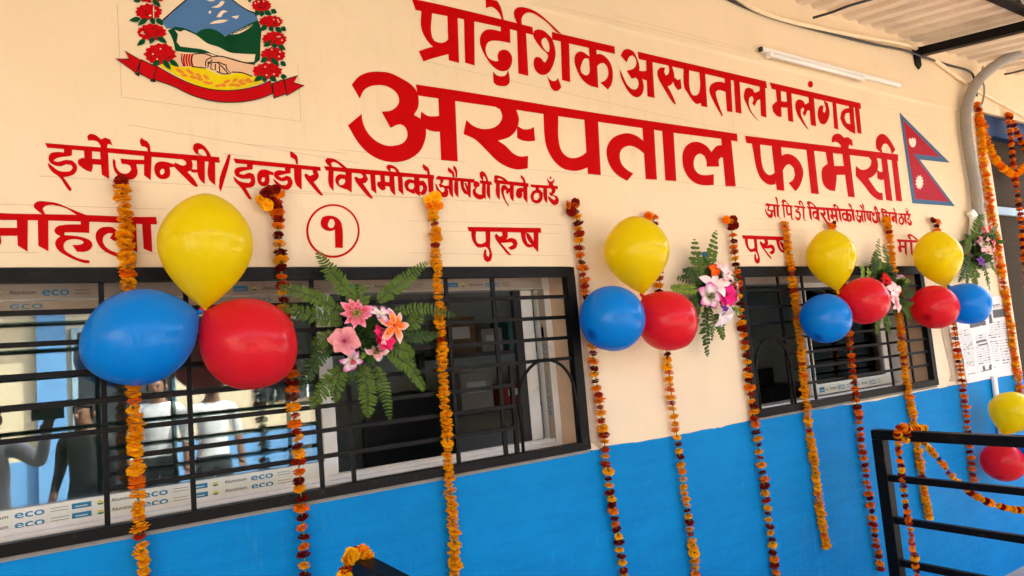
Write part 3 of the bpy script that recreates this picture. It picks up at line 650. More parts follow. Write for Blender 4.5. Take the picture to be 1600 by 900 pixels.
# cement lip under the grilles, raw plaster at the window edges
mb = MB()
for x0, x1, px in ((-1.2, 1.66, None), (2.6, 4.22, None)):
    mb.box(x0, x1, -.006, -.0022, 1.166, 1.1765)
mb.build('cement_lip', M_cement, hospital)
def raw_edge(px):
    mb = MB(); pts = [W(*p) for p in px]; pts2 = []
    mb.add([(p.x, -.0025, p.z) for p in pts], [tuple(range(len(pts) - 1, -1, -1))]); return mb
raw_edge([(902,418),(903,450),(911,560),(921,690),(936,700),(941,694),(933,660),(927,600),(920,560),(912,500),(906,430)]).build('bare_plaster_edge', M_raw, hospital)
raw_edge([(1463,470),(1473,530),(1486,585),(1482,596),(1499,596),(1498,585),(1488,540),(1480,500),(1474,470)]).build('bare_plaster_edge', M_raw, hospital)
# room behind the windows
mb = MB()
X0, X1, Y0, Y1, Z0, Z1 = -3, 5.0, T_ + .002, 2.05, .02, 2.9
q = [(X0, Y0), (X0, Y1), (X1, Y1), (X1, Y0)]
for (a, b), (c, d) in zip(q, q[1:]): mb.add([(a, b, Z0), (a, b, Z1), (c, d, Z1), (c, d, Z0)], [(0, 1, 2, 3)])
mb.add([(x, y, Z1) for x, y in q], [(3, 2, 1, 0)]); mb.add([(x, y, Z0) for x, y in q], [(0, 1, 2, 3)], 1)
mb.build('room_shell', [M_room, M_roomfloor], hospital)
mb = MB(); mb.box(-5, 9, T_ + .001, 3.5, 3.0, 3.45); mb.box(-5, 9, 3.25, 3.5, -.2, 2.999); mb.box(-5, -4.8, T_ + .001, 3.249, -.2, 2.999); mb.box(8.8, 9, T_ + .001, 3.249, -.2, 2.999); mb.build('roof', M_raw, hospital)

build_lettering(hospital); build_emblem(hospital); build_flag(hospital)

# ------------------------------------------------------------------ windows
def text_mesh(name, body, size, m, parent, loc, width=None, flip=False, upright=False, bold=0.0):
    c = bpy.data.curves.new('t', 'FONT'); c.body = body; c.size = size; c.resolution_u = 3; c.offset = bold
    o = bpy.data.objects.new('t', c); COL.objects.link(o)
    bpy.context.view_layer.update()
    me = bpy.data.meshes.new_from_object(o.evaluated_get(bpy.context.evaluated_depsgraph_get()))
    bpy.data.objects.remove(o); bpy.data.curves.remove(c)
    w = max(v.co.x for v in me.vertices); sx = (width / w) if width else 1
    V = [(v.co.x * sx, v.co.y) for v in me.vertices]; Fc = [tuple(p.vertices) for p in me.polygons]
    bpy.data.meshes.remove(me)
    return V, Fc
TXT = {}
def add_text(mb, body, x, z, y, size, mi, width=None, flip=False, upright=False, bold=0.0):
    """lettering in the XZ plane, facing -Y"""
    V, Fc = text_mesh('t', body, size, None, None, None, width, bold=bold)
    if upright: V = [(-b, a) for a, b in V]
    if flip: V = [(a, -b) for a, b in V]; Fc = [tuple(reversed(t)) for t in Fc]
    mb.add([(x + a, y, z + b) for a, b in V], Fc, mi)

def film_print(mb, x, z, y, h, s=1.0, rows=2, first=0):
    """one repeat of the printed protective film: teal block, emblem, Aluminium, eco, small lines"""
    rh = h / rows
    for r in range(rows):
        zz = z + r * rh
        mb.box(x, x + .045 * s, y - .0002, y, zz + rh * .15, zz + rh * .72, 1)
        mb.box(x + .008 * s, x + .036 * s, y - .0004, y - .0002, zz + rh * .34, zz + rh * .42, 0)
        mb.add([(x + .066 * s + .008 * math.cos(a), y - .0002, zz + rh * .4 + .006 * math.sin(a)) for a in [math.pi * k / 8 for k in range(9)]], [tuple(range(8, -1, -1))], 3)
        mb.add([(x + .066 * s + .008 * math.cos(a), y - .0002, zz + rh * .36 + .005 * math.sin(a)) for a in [math.pi + math.pi * k / 8 for k in range(9)]], [tuple(range(8, -1, -1))], 4)
        add_text(mb, 'Aluminium', x + .092 * s, zz + rh * .28, y - .0002, rh * .52, 2, width=.062 * s, bold=.0002)
        add_text(mb, 'eco', x + .166 * s, zz + rh * .12, y - .0002, rh * 1.15, 1, width=.066 * s, bold=.0004)
        for k in range(2):
            mb.box(x + .245 * s, x + .285 * s, y - .0002, y, zz + rh * (.25 + .3 * k), zz + rh * (.30 + .3 * k), 2)
FILM = [M_film, M_teal, M_ink, M_yel, M_greenp]
FILMD = [M_filmdirty, M_teal, M_ink, M_yel, M_greenp]

def part(name, parent, m, *boxes, bevel=0, label=None):
    mb = MB()
    for b in boxes: mb.box(*b)
    o = mb.build(name, m, parent, bevel=bevel)
    if label: o['label'] = label
    return o

def window_one():
    x0, x1, z0, z1 = OPEN[0]
    g = empty('window_grille', None, None); g.parent = hospital; tag(g, 'black iron grille of the left window')
    part('frame', g, M_black, (x0, x1, -.016, .012, 1.826, 1.862), (x0, x1, -.020, .012, 1.179, 1.208), (1.618, x1 - .001, -.019, .014, 1.2082, 1.8258))
    zs = [1.752, 1.674, 1.597, 1.520, 1.444, 1.372, 1.297]
    xr = [1.617] * 4 + [1.345] * 3
    for i, z in enumerate(zs):
        xa = x0 + .001 if i < 5 else .108
        part('bar', g, M_black, (xa, xr[i], -.007, .007, z - .0065, z + .0065))
    for i, x in enumerate((-.35, .104, .306, .658, .756, 1.119, 1.305)):
        w = .0065 if i != 6 else .008
        part('upright_bar', g, M_black, (x - w, x + w, .0074, .0155, 1.2085, 1.8255))
    part('upright_bar', g, M_black, (1.338, 1.352, -.006, .007, 1.2085, 1.52 - .0070))
    # arch of the counter hatch
    mb = MB(); pts = []
    for k in range(17):
        a = math.pi - math.pi * k / 16
        pts.append((1.488 + .126 * math.cos(a), -.013, 1.35 + .172 * max(0, math.sin(a)) ** .8))
    mb.tube([(1.362, -.013, 1.209)] + pts + [(1.6135, -.013, 1.209)], .006, 8); mb.build('hatch_arch', M_black, g, smooth=True)
    s = empty('sliding_window', None, None); s.parent = hospital; tag(s, 'aluminium sliding window behind the left grille, half open')
    part('sill', s, M_marble, (x0, x1, .012, .150, 1.179, 1.190))
    part('frame', s, M_frame, (x0, x1 - .001, .150, .235, 1.179, 1.200), (x0, x1 - .001, .150, .235, 1.80, 1.865), (1.628, x1 - .001, .150, .235, 1.2002, 1.7998), bevel=.002)
    part('track', s, M_frame, (x0, 1.627, .158, .162, 1.2002, 1.214), (x0, 1.627, .192, .196, 1.2002, 1.214))
    def sash(xa, xb, y, label=None, st=.045):
        o = part('sash', s, M_frame, (xa, xb, y, y + .024, 1.2065, 1.262), (xa, xb, y, y + .024, 1.762, 1.7995), (xa, xa + st, y, y + .024, 1.2622, 1.7618), (xb - st, xb, y, y + .024, 1.2622, 1.7618), bevel=.0015)
        part('pane', s, M_glass, (xa + st, xb - st, y + .010, y + .014, 1.2622, 1.7618))
        return o
    sash(-.62, .762, .164); sash(-1.1, .690, .199)
    part('sash', s, M_frame, (1.548, 1.600, .199, .223, 1.2145, 1.7995), bevel=.0015)
    part('sash', s, M_dark, (1.512, 1.546, .200, .222, 1.2145, 1.7995))
    # protective film with its print: lower rail, head, right jamb
    mb = MB(); y = .1625; mb.box(-1.1, .70, y, y + .0012, 1.208, 1.261)
    x = -.262
    while x < .50: film_print(mb, x, 1.210, y, .050); x += .292
    tag(mb.build('film_strip', FILM, s), 'pale printed protective film on the lower rail')
    mb = MB(); y = .1485; mb.box(-1.1, 1.62, y, y + .0012, 1.802, 1.846)
    for x in (-.185, .46, .83, 1.20): film_print(mb, x, 1.808, y, .030, .95, 1)
    mb.box(-1.1, .75, .1625, .1637, 1.764, 1.798)
    add_text(mb, 'eco', -.10, 1.792, .1622, .030, 1, width=.075, flip=True); add_text(mb, 'eco', .50, 1.792, .1622, .030, 1, width=.075, flip=True)
    tag(mb.build('film_strip', FILMD, s), 'dusty torn film along the window head')
    mb = MB()      # film on the jamb, turned upright, facing the opening
    xj = 1.6268
    mb.box(xj, xj + .001, .153, .193, 1.201, 1.7995)
    tmp = MB(); add_text(tmp, 'eco', 0, 0, 0, .05, 1, width=.075); add_text(tmp, 'eco', .21, 0, 0, .05, 1, width=.075); add_text(tmp, 'Aluminium', .09, .004, 0, .03, 2, width=.085); tmp.box(.30, .35, 0, .0002, -.002, .014, 1)
    mb.add([(xj - .0004, .188 - b, 1.30 + a) for a, _, b in tmp.v], tmp.f, 1)
    tag(mb.build('film_strip', FILMD, s), 'upright film strip on the right jamb')

def window_two():
    x0, x1, z0, z1 = OPEN[1]
    g = empty('window_grille', None, None); g.parent = hospital; tag(g, 'black iron grille of the right window')
    part('frame', g, M_black, (x0, x1, -.016, .012, 1.818, 1.862), (x0, x1, -.020, .012, 1.179, 1.212), (x1 - .042, x1 - .001, -.019, .014, 1.2122, 1.8178), (x0 + .001, x0 + .035, -.019, .014, 1.2122, 1.8178))
    zs = [1.752, 1.674, 1.597, 1.520, 1.444, 1.372, 1.297]
    for i, z in enumerate(zs):
        part('bar', g, M_black, (x0 + .036 if i < 4 else 2.92, x1 - .043, -.007, .007, z - .0065, z + .0065))
    for x in (2.912, 3.10, 3.45, 3.80, 4.01):
        part('upright_bar', g, M_black, (x - .0065, x + .0065, .0074, .0155, 1.2125, 1.8175))
    mb = MB(); pts = []
    for k in range(17):
        a = math.pi - math.pi * k / 16
        pts.append((2.775 + .128 * math.cos(a), -.013, 1.36 + .165 * max(0, math.sin(a)) ** .8))
    mb.tube([(2.647, -.013, 1.2125)] + pts + [(2.903, -.013, 1.2125)], .0065, 8); mb.build('hatch_arch', M_black, g, smooth=True)
    s = empty('sliding_window', None, None); s.parent = hospital; tag(s, 'aluminium sliding window behind the right grille')
    part('sill', s, M_marble, (x0, x1, .012, .150, 1.179, 1.190))
    part('frame', s, M_frame, (x0 + .001, x1 - .001, .150, .235, 1.179, 1.200), (x0 + .001, x1 - .001, .150, .235, 1.80, 1.865), (x1 - .030, x1 - .001, .150, .235, 1.2002, 1.7998), (x0 + .001, x0 + .03, .150, .235, 1.2002, 1.7998), bevel=.002)
    def sash(xa, xb, y, st=.045):
        part('sash', s, M_frame, (xa, xb, y, y + .024, 1.2065, 1.262), (xa, xb, y, y + .024, 1.762, 1.7995), (xa, xa + st, y, y + .024, 1.2622, 1.7618), (xb - st, xb, y, y + .024, 1.2622, 1.7618), bevel=.0015)
        part('pane', s, M_glass, (xa + st, xb - st, y + .010, y + .014, 1.2622, 1.7618))
    sash(3.30, 4.06, .164)
    sash(3.36, 4.10, .199)
    mb = MB(); mb.box(3.302, 4.058, .1625, .1637, 1.208, 1.261); film_print(mb, 3.36, 1.212, .1625, .046, 1, 1); film_print(mb, 3.66, 1.212, .1625, .046, 1, 1)
    mb.box(3.302, 3.344, .1625, .1637, 1.2622, 1.76); mb.box(3.306, 3.322, .1622, .1625, 1.30, 1.35, 1); mb.box(3.326, 3.340, .1622, .1625, 1.30, 1.35, 1)
    add_text(mb, 'eco', 3.338, 1.42, .1622, .036, 2, width=.08, upright=True); add_text(mb, 'eco', 3.338, 1.62, .1622, .036, 2, width=.08, upright=True)
    tag(mb.build('film_strip', FILM, s), 'pale printed film left on the sash of the right window')
    mb = MB(); mb.box(x0 + .03, x1 - .03, .1485, .1497, 1.80, 1.846); add_text(mb, 'eco', 2.70, 1.815, .1483, .03, 2, width=.06)
    for k in range(3): mb.box(2.78, 2.85, .1483, .1485, 1.812 + k * .009, 1.815 + k * .009, 2)
    tag(mb.build('film_strip', FILMD, s), 'dusty film along the head of the right window')
window_one(); window_two()

# ------------------------------------------------------------------ doorway with wire mesh door
def door():
    d = empty('mesh_door', None, None); d.parent = hospital; tag(d, 'brown wire mesh door with navy frame')
    x0, x1, _, z1 = OPEN[2]
    part('frame', d, M_navy, (x0 + .002, x1 - .002, .02, .09, z1 - .15, z1 - .002), (x1 - .06, x1 - .002, .02, .09, .01, z1 - .152), bevel=.003)
    mb = MB(); mb.add([(x0 + .002, .075, .01), (x1 - .06, .075, .01), (x1 - .06, .075, z1 - .15), (x0 + .002, .075, z1 - .15)], [(0, 1, 2, 3)])
    o = mb.build('mesh_screen', M_mesh, d)
    nt = M_mesh.node_tree; n = nt.nodes; L = nt.links; p = n['Principled BSDF']
    tc = n.new('ShaderNodeTexCoord'); mp = n.new('ShaderNodeMapping'); mp.inputs['Scale'].default_value = (70, 70, 70); mp.inputs['Rotation'].default_value = (0, R_(45), 0)
    ch = n.new('ShaderNodeTexBrick'); ch.inputs['Scale'].default_value = 1; ch.offset = 0; ch.inputs['Mortar Size'].default_value = .12; ch.inputs['Brick Width'].default_value = 1; ch.inputs['Row Height'].default_value = 1
    ch.inputs['Color1'].default_value = (.022, .016, .010, 1); ch.inputs['Color2'].default_value = (.028, .02, .013, 1); ch.inputs['Mortar'].default_value = (.12, .092, .062, 1)
    sw = n.new('ShaderNodeSeparateXYZ'); cb = n.new('ShaderNodeCombineXYZ')
    L.new(tc.outputs['Object'], mp.inputs[0]); L.new(mp.outputs[0], sw.inputs[0]); L.new(sw.outputs[0], cb.inputs[0]); L.new(sw.outputs[2], cb.inputs[1]); L.new(cb.outputs[0], ch.inputs['Vector']); L.new(ch.outputs[0], p.inputs['Base Color'])
    z = W(1580, 327).z
    part('crossbar', d, M_palebar, (x0 + .004, x1 - .061, .05, .0745, z - .028, z + .028), bevel=.002)
door()

# ------------------------------------------------------------------ things in the room
def room_things():
    def P(px, py, Y): return W(px, py, Y)
    a = P(700, 620, 1.6); b = P(800, 500, 1.6)
    r = empty('storage_rack', 'dark metal storage rack standing in the dim pharmacy room', 'rack', loc=(a.x, 1.6, .02)); w = 1.05; dp = .34
    for x in (0, w):
        for y in (0, dp): part('post', r, M_dark, (x - .02, x + .02, y - .02, y + .02, 0, a.z + .25))
    for z in (.3, a.z - .14, a.z + .20): part('shelf', r, M_dark, (.021, w - .021, -.018, dp + .018, z, z + .025))
    mc = mat('red_carton', (.42, .03, .03), .6, .1, 9); mw = mat('pale_carton', (.5, .48, .45), .6, .1, 9)
    zz = a.z - .14 + .045
    def carton(x, w_, h, m, label, y=1.62, z=None):
        mb = MB(); mb.box(0, w_, 0, .22, 0, h, 0); mb.box(w_ * .2, w_ * .8, -.001, 0, h * .45, h * .75, 1)
        o = mb.build('carton', [m, M_white], loc=(x, y, zz if z is None else z), bevel=0); tag(o, label, 'carton', 'cartons in the pharmacy room')
    carton(a.x + .10, .22, .22, mw, 'pale carton on rack shelf left of the red carton'); carton(a.x + .40, .15, .13, mc, 'red and white carton on the rack shelf'); carton(a.x + .66, .2, .2, mw, 'pale carton on rack shelf right of the red carton')
    zu = a.z + .20 + .026
    mg = mat('teal_carton', (.05, .22, .24), .6, .1, 9); mk = mat('brown_carton', (.26, .17, .09), .7, .1, 9)
    for dx, w_, h, m, lb in ((.03, .20, .24, mk, 'brown cardboard carton on the top shelf of the rack'), (.27, .15, .16, mw, 'small pale carton on the top shelf of the rack'), (.47, .24, .20, mg, 'teal carton on the top shelf of the rack'), (.78, .22, .27, mk, 'tall brown carton at the end of the top rack shelf')):
        carton(a.x + dx, w_, h, m, lb, z=zu)
    # counter with small bottles and a carton
    c = P(760, 690, .62)
    part_c = MB(); part_c.box(-.2, 1.5, .45, .95, 1.02, 1.06); part_c.box(-.15, 1.45, .52, .92, .02, 1.02)
    tag(part_c.build('counter', M_dark), 'dark service counter inside the left window', 'counter')
    mbot = mat('bottle_label', (.50, .16, .15), .4, .2, 30)
    base = P(752, 672, .62)
    proto = None
    for i in range(5):
        for j in range(2):
            if proto is None:
                mb = MB(); mb.tube([(0, 0, 0), (0, 0, .045), (0, 0, .05), (0, 0, .058)], [.014, .014, .008, .008], 10); o = mb.build('medicine_bottle', mbot, smooth=True)
                k = MB(); k.tube([(0, 0, .058), (0, 0, .070)], .010, 10); cp = k.build('cap', M_white, o); proto = (o, cp)
            else:
                o = proto[0].copy(); COL.objects.link(o); cp = proto[1].copy(); COL.objects.link(cp); cp.parent = o
            o.location = (base.x - .08 + i * .034, .60 + j * .04, 1.062)
            tag(o, 'small medicine bottle in the cluster on the dark counter', 'bottle', 'medicine bottles on the counter')
    ch = P(655, 645, 1.1)
    c = empty('office_chair', 'black office chair with rounded back inside the left window', 'chair', loc=(ch.x, 1.25, .02))
    mb = MB(); n = 20
    ring = [(.26 * abs(math.cos(t)) ** .6 * (1 if math.cos(t) >= 0 else -1), .30 * abs(math.sin(t)) ** .6 * (1 if math.sin(t) >= 0 else -1)) for t in [2 * math.pi * k / n for k in range(n)]]
    mb.add([(x, -.04, 1.10 + z) for x, z in ring] + [(x * .9, .04, 1.10 + z * .9) for x, z in ring], [tuple(range(n)), tuple(range(2 * n - 1, n - 1, -1))] + [(k, n + k, n + (k + 1) % n, (k + 1) % n) for k in range(n)]); mb.build('backrest', M_dark, c, bevel=.02)
    part('seat', c, M_dark, (-.26, .26, .05, .52, .48, .56), bevel=.02); mb = MB(); mb.tube([(0, .28, .05), (0, .28, .479)], .03); mb.bar((0, .05, .52), (0, .043, .85), .05, .02)
    for k in range(5): mb.bar((0, .28, .06), (.3 * math.cos(k * 1.257), .28 + .3 * math.sin(k * 1.257), .03), .04)
    mb.build('base', M_dark, c)
    # desk and monitor behind the right window
    part_d = MB(); part_d.box(2.55, 3.6, .45, 1.05, 1.02, 1.06); part_d.box(2.6, 3.55, .5, 1.0, .02, 1.02); tag(part_d.build('desk', M_dark), 'dark desk inside the right window', 'desk')
    m = P(1200, 590, .75); mo = empty('printer', 'black desktop printer on the desk inside the right window', 'printer', loc=(m.x, .75, 1.062))
    part('body', mo, M_dark, (-.18, .2, -.15, .15, 0, .17), bevel=.015); part('paper_tray', mo, M_dark, (-.12, .14, .06, .10, .171, .27), bevel=.004)
room_things()

# ------------------------------------------------------------------ canopy over the wall
SL = .152
def canopy():
    c = empty('canopy_roof', 'corrugated sheet canopy on black steel beams above the wall', 'canopy')
    pr = .145; n0, n1 = int(-5.1 / pr), int(6.6 / pr); v = []; f = []
    prof = [(0, 0), (.055, 0), (.072, .022), (.128, .022)]
    xs = []
    for k in range(n0, n1): xs += [(k * pr + a, b) for a, b in prof]
    ys = [-.0012, -.5, -1.1, -1.8, -2.55]
    for j, y in enumerate(ys):
        for i, (x, h) in enumerate(xs):
            v.append((x, y, 3.280 + SL * y + h + .003 * noise.noise(Vector((x * 1.3, y * 2, 0)))))
    m = len(xs)
    for j in range(len(ys) - 1):
        for i in range(m - 1): f.append((j * m + i, j * m + i + 1, (j + 1) * m + i + 1, (j + 1) * m + i))
    mb = MB(); mb.add(v, f); o = mb.build('roof_sheet', M_sheet, c); sol = o.modifiers.new('s', 'SOLIDIFY'); sol.thickness = .0015; sol.offset = 1
    for x in (-3.4, -.9, 1.75, 4.524, 6.4):
        mb = MB(); mb.bar((x, -.014, 3.206 - .014 * SL), (x, -2.5, 3.206 - 2.5 * SL), .05, .052); mb.build('beam', M_black, c)
        mb = MB(); zb = 3.2
        mb.add([(x - .035, -.003, zb + .05), (x + .035, -.003, zb + .05), (x + .035, -.003, zb - .07), (x, -.003, zb - .10), (x - .035, -.003, zb - .07)] + [(x - .035, -.012, zb + .05), (x + .035, -.012, zb + .05), (x + .035, -.012, zb - .07), (x, -.012, zb - .10), (x - .035, -.012, zb - .07)],
               [(0, 1, 2, 3, 4), (9, 8, 7, 6, 5)] + [(k, 5 + k, 5 + (k + 1) % 5, (k + 1) % 5) for k in range(5)]); mb.build('wall_bracket', M_black, c)
    for y in (-.62, -1.55, -2.42):
        z = 3.232 + SL * y + .022; mb = MB(); mb.box(-4.8, 6.45, y - .025, y + .025, z, z + .044); mb.build('purlin', M_black, c)
canopy()

def tube_light():
    a, b = W(1184, 83), W(1400, 139); zc = (a.z + b.z) / 2
    t = empty('tube_light', 'white fluorescent tube light fitting on the wall above the lettering', 'light', loc=(a.x, 0, zc))
    L_ = b.x - a.x
    part('casing', t, M_white, (0, L_, -.034, -.0125, -.002, .022), bevel=.004)
    mb = MB(); mb.tube([(.05, -.040, -.016), (L_ * .66, -.040, -.016)], .012, 14); mb.build('tube', M_white, t, smooth=True)
    part('tube_holder', t, M_white, (.03, .049, -.050, -.02, -.028, -.0025), (L_ * .66 + .001, L_ * .66 + .02, -.050, -.02, -.028, -.0025), bevel=.002)
    part('end_cap', t, M_dark, (-.014, -.001, -.033, -.014, -.001, .021), bevel=.002)
tube_light()

def spline(pts, n=8):
    pts = [Vector(p) for p in pts]; out = []
    for i in range(len(pts) - 1):
        p0 = pts[max(i - 1, 0)]; p1 = pts[i]; p2 = pts[i + 1]; p3 = pts[min(i + 2, len(pts) - 1)]
        for k in range(n):
            u = k / n; out.append(.5 * ((2 * p1) + (p2 - p0) * u + (2 * p0 - 5 * p1 + 4 * p2 - p3) * u * u + (3 * p1 - p0 - 3 * p2 + p3) * u ** 3))
    out.append(pts[-1]); return out
def wire(name, label, cat, pts, r, m, n=8, group=None, ribs=0):
    pts = spline(pts, 10); mb = MB()
    if ribs:
        q = [pts[0]]; acc = 0
        for a, b in zip(pts, pts[1:]):
            L_ = (b - a).length; k = max(1, int(L_ / ribs)); q += [a.lerp(b, (i + 1) / k) for i in range(k)]
        rs = [r * (1 if i % 2 else .93) for i in range(len(q))]; mb.tube(q, rs, 16)
    else: mb.tube(pts, r, n)
    o = mb.build(name, m, smooth=True); return tag(o, label, cat, group)
wire('conduit_pipe', 'thick grey ribbed conduit pipe bending down beside the painted flag', 'pipe',
     [W(1640, 60, -.34), W(1600, 79, -.26), W(1562, 98, -.16), W(1533, 121, -.085), W(1515, 150, -.05), W(1509, 178, -.045), W(1511, 212, -.045), W(1517, 250, -.045), W(1524, 292, -.045), W(1528, 330, -.045), W(1533, 375, -.045), W(1538, 420, -.045)], .034, M_grey, ribs=.012)
wire('pale_conduit', 'thin cream conduit running along the wall under the canopy then slanting down', 'pipe',
     [W(1080, -60, -.02), W(1180, 14, -.02), W(1300, 48, -.02), W(1400, 67, -.02), W(1432, 76, -.02), W(1470, 101, -.02), W(1516, 134, -.02), W(1582, 171, -.02), W(1640, 205, -.02)], .013, M_cream, 10)
wire('black_cable', 'black electric cable sagging along the wall below the cream conduit', 'cable',
     [W(1100, -20, -.008), W(1200, 25, -.012), W(1320, 58, -.012), W(1370, 70, -.012), W(1415, 79, -.03), W(1446, 90, -.03), W(1480, 101, -.012), W(1512, 110, -.012), W(1522, 122, -.02), W(1526, 150, -.03)], .0075, M_dark)
wire('roof_wire', 'thin dark wire strung under the roof sheets near the wall', 'wire', [W(1270, 28, -.10), W(1300, 19, -.18), W(1330, 8, -.26), W(1400, -12, -.4)], .007, M_dark)
wire('loose_wire', 'short loose wire hanging under the canopy beside the conduit pipe', 'wire', [W(1536, 104, -.10), W(1533, 118, -.10), W(1538, 138, -.10), W(1535, 160, -.10), W(1530, 166, -.1)], .006, M_grey)
wire('roof_wire', 'thin dark wire at the right edge under the roof sheets', 'wire', [W(1570, 116, -.05), W(1585, 113, -.12), W(1620, 104, -.3)], .007, M_dark)
wire('white_pipe', 'thin white pipe on the blue wall below the paper notices', 'pipe', [W(1553, 588, -.02), W(1556, 615, -.02), W(1561, 650, -.02), W(1572, 740, -.02)], .018, M_white)

# ------------------------------------------------------------------ paper notices
def notice(name, label, c4, rows, blocks):
    """corner points TL TR BR BL in the picture; u,v run over the sheet"""
    P4 = [W(*p, -.004) for p in c4]
    def at(u, v, y=0): 
        p = (P4[0] * (1 - u) + P4[1] * u) * (1 - v) + (P4[3] * (1 - u) + P4[2] * u) * v
        return (p.x, -.004 - .006 * math.sin(v * 7 + u * 3) ** 2 - y, p.z)
    mb = MB(); n = 8; m = 16; v_ = [at(i / n, j / m) for j in range(m + 1) for i in range(n + 1)]
    mb.add(v_, [(j * (n + 1) + i, (j + 1) * (n + 1) + i, (j + 1) * (n + 1) + i + 1, j * (n + 1) + i + 1) for j in range(m) for i in range(n)])
    def q(u0, u1, v0, v1, mi): mb.add([at(u0, v0, .0008), at(u0, v1, .0008), at(u1, v1, .0008), at(u1, v0, .0008)], [(0, 1, 2, 3)], mi)
    for (u0, u1, v0, v1, st) in rows:
        v = v0
        while v < v1:
            u = u0
            while u < u1 - .02:
                w = min(random.uniform(.03, .12), u1 - u); q(u, u + w * .85, v, v + st * .42, 2 if random.random() < .8 else 1); u += w
            v += st
    for b in blocks: q(*b, 1)
    tag(mb.build(name, [M_paper, M_text, M_newsgrey], smooth=False), label, 'notice', 'paper notices by the door')
notice('paper_notice', 'lower left printed notice sheet, partly behind the blue balloon', [(1488, 480), (1541, 470), (1552.5, 590.5), (1511, 599)],
       [(.06, .40, .32, .80, .022), (.50, .92, .42, .80, .030), (.06, .9, .06, .24, .03)], [(.40, .88, .25, .31), (.50, .86, .49, .515), (.56, .9, .54, .56), (.60, .95, .82, .89), (.08, .6, .885, .893)])
notice('paper_notice', 'upper right printed notice sheet beside the door garland', [(1528, 466), (1568, 461), (1585, 585.5), (1553, 590)],
       [(.1, .9, .32, .52, .03), (.1, .45, .55, .8, .03), (.5, .9, .55, .85, .035), (.5, .92, .12, .15, .02)], [(.45, .93, .17, .27), (.2, .38, .21, .33), (.42, .8, .105, .115), (.1, .93, .87, .878)])
# ------------------------------------------------------------------ black railings square to the wall
def railing(name, label, x, y0, y1, ztop, zs, group):
    r = empty(name, label, 'railing', group, loc=(x, y0, .006))
    def bx(n, a, b, w, h): mb = MB(); mb.bar(a, b, w, h); return mb.build(n, M_black, r, bevel=.003)
    L_ = y1 - y0; zt = ztop - .006
    bx('top_rail', (0, .026, zt), (0, L_, zt), .052, .044)
    for k, y in enumerate((0, L_ + .03)): bx('post', (0, y, 0), (0, y, zt - .0225), .052, .052)
    for z in zs: bx('rail', (0, -.0265, z - .006), (0, L_ + .0565, z - .006), .030, .030)
    return r
RX = 3.215
zs = [WX(*p, RX).z for p in ((1392, 747), (1402, 813), (1408, 879))]
zs.append(zs[-1] - (zs[0] - zs[-1]) / 2)
RT = W(1366, 675, -.24)
railing('railing', 'black steel railing with four bars and draped marigold garlands', RX, -.215, -2.0, RT.z - .022, zs, 'black queue railings')
LX = .672
railing('railing', 'black railing whose end just shows at the bottom edge', LX, -.225, -1.45, W(560, 866, -.2).z - .02, [.8, .6, .4, .2], 'black queue railings')

# ------------------------------------------------------------------ marigolds
PAL = {'y': (lin((255, 188, 16)), lin((252, 150, 3))), 'o': (lin((253, 142, 10)), lin((240, 104, 3))), 'r': (lin((205, 52, 8)), lin((140, 16, 4))), 'm': (lin((138, 18, 10)), lin((80, 8, 6)))}
FLOWERS = {}; JIT = [.30]
def marigold_mesh(kind, seed):
    rnd = random.Random(seed); mb = MB(); c0, c1 = PAL[kind]
    def mixc(t): return tuple(a * (1 - t) + b * t for a, b in zip(c0, c1))
    for layer, (el, rr, n, z0) in enumerate(((-34, .84, 9, -.16), (-10, 1.0, 10, -.08), (10, 1.0, 10, .04), (32, .80, 9, .14), (58, .48, 6, .20))):
        for k in range(n):
            az = 2 * math.pi * (k + rnd.uniform(-.35, .35)) / n; e = R_(el + rnd.uniform(-9, 9)); rad = rr * rnd.uniform(.84, 1.06); w = rad * rnd.uniform(.34, .46)
            d = Vector((math.cos(az) * math.cos(e), math.sin(az) * math.cos(e), math.sin(e) * .8)); t = Vector((-math.sin(az), math.cos(az), 0)); nrm = d.cross(t)
            tw = rnd.uniform(-.45, .45); t = (t * math.cos(tw) + nrm * math.sin(tw))
            b = Vector((0, 0, z0)) + d * .08; mid = b + d * (rad * .50); up = b + d * (rad * .80); tip = b + d * rad * .93
            cup = nrm * rnd.uniform(.02, .09); r2 = lambda: nrm * rnd.uniform(-.05, .07)
            v = [b - t * w * .25, b + t * w * .25, mid - t * w * .8 + cup, mid - cup * .4, mid + t * w * .8 + cup, up - t * w + cup + r2(), up + r2(), up + t * w + cup + r2(), tip - t * w * .62 + cup + r2(), tip + d * .03 + r2(), tip + t * w * .62 + cup + r2()]
            f = [(0, 1, 3), (0, 3, 2), (1, 4, 3), (2, 3, 6, 5), (3, 4, 7, 6), (5, 6, 9, 8), (6, 7, 10, 9)]
            cb = mixc(min(1, rnd.uniform(.6, 1))); cm = mixc(rnd.uniform(.15, .5)); ct = mixc(rnd.uniform(0, .25))
            mb.add(v, f, 0, [cb, cb, cm, cm, cm, ct, ct, ct, ct, ct, ct])
    # green calyx under the bloom
    g = (.10, .14, .02); n = 7
    mb.add([(0.10 * math.cos(2*math.pi*k/n), .10 * math.sin(2*math.pi*k/n), -.62) for k in range(n)] + [(.24 * math.cos(2*math.pi*k/n), .24 * math.sin(2*math.pi*k/n), -.15) for k in range(n)], [(k, (k + 1) % n, n + (k + 1) % n, n + k) for k in range(n)], 0, [g] * (2 * n))
    o = mb.build('marigold', M_marigold); me = o.data; bpy.data.objects.remove(o); return me
for kk in PAL: FLOWERS[kk] = [marigold_mesh(kk, 100 + i * 7 + ord(kk)) for i in range(5)]

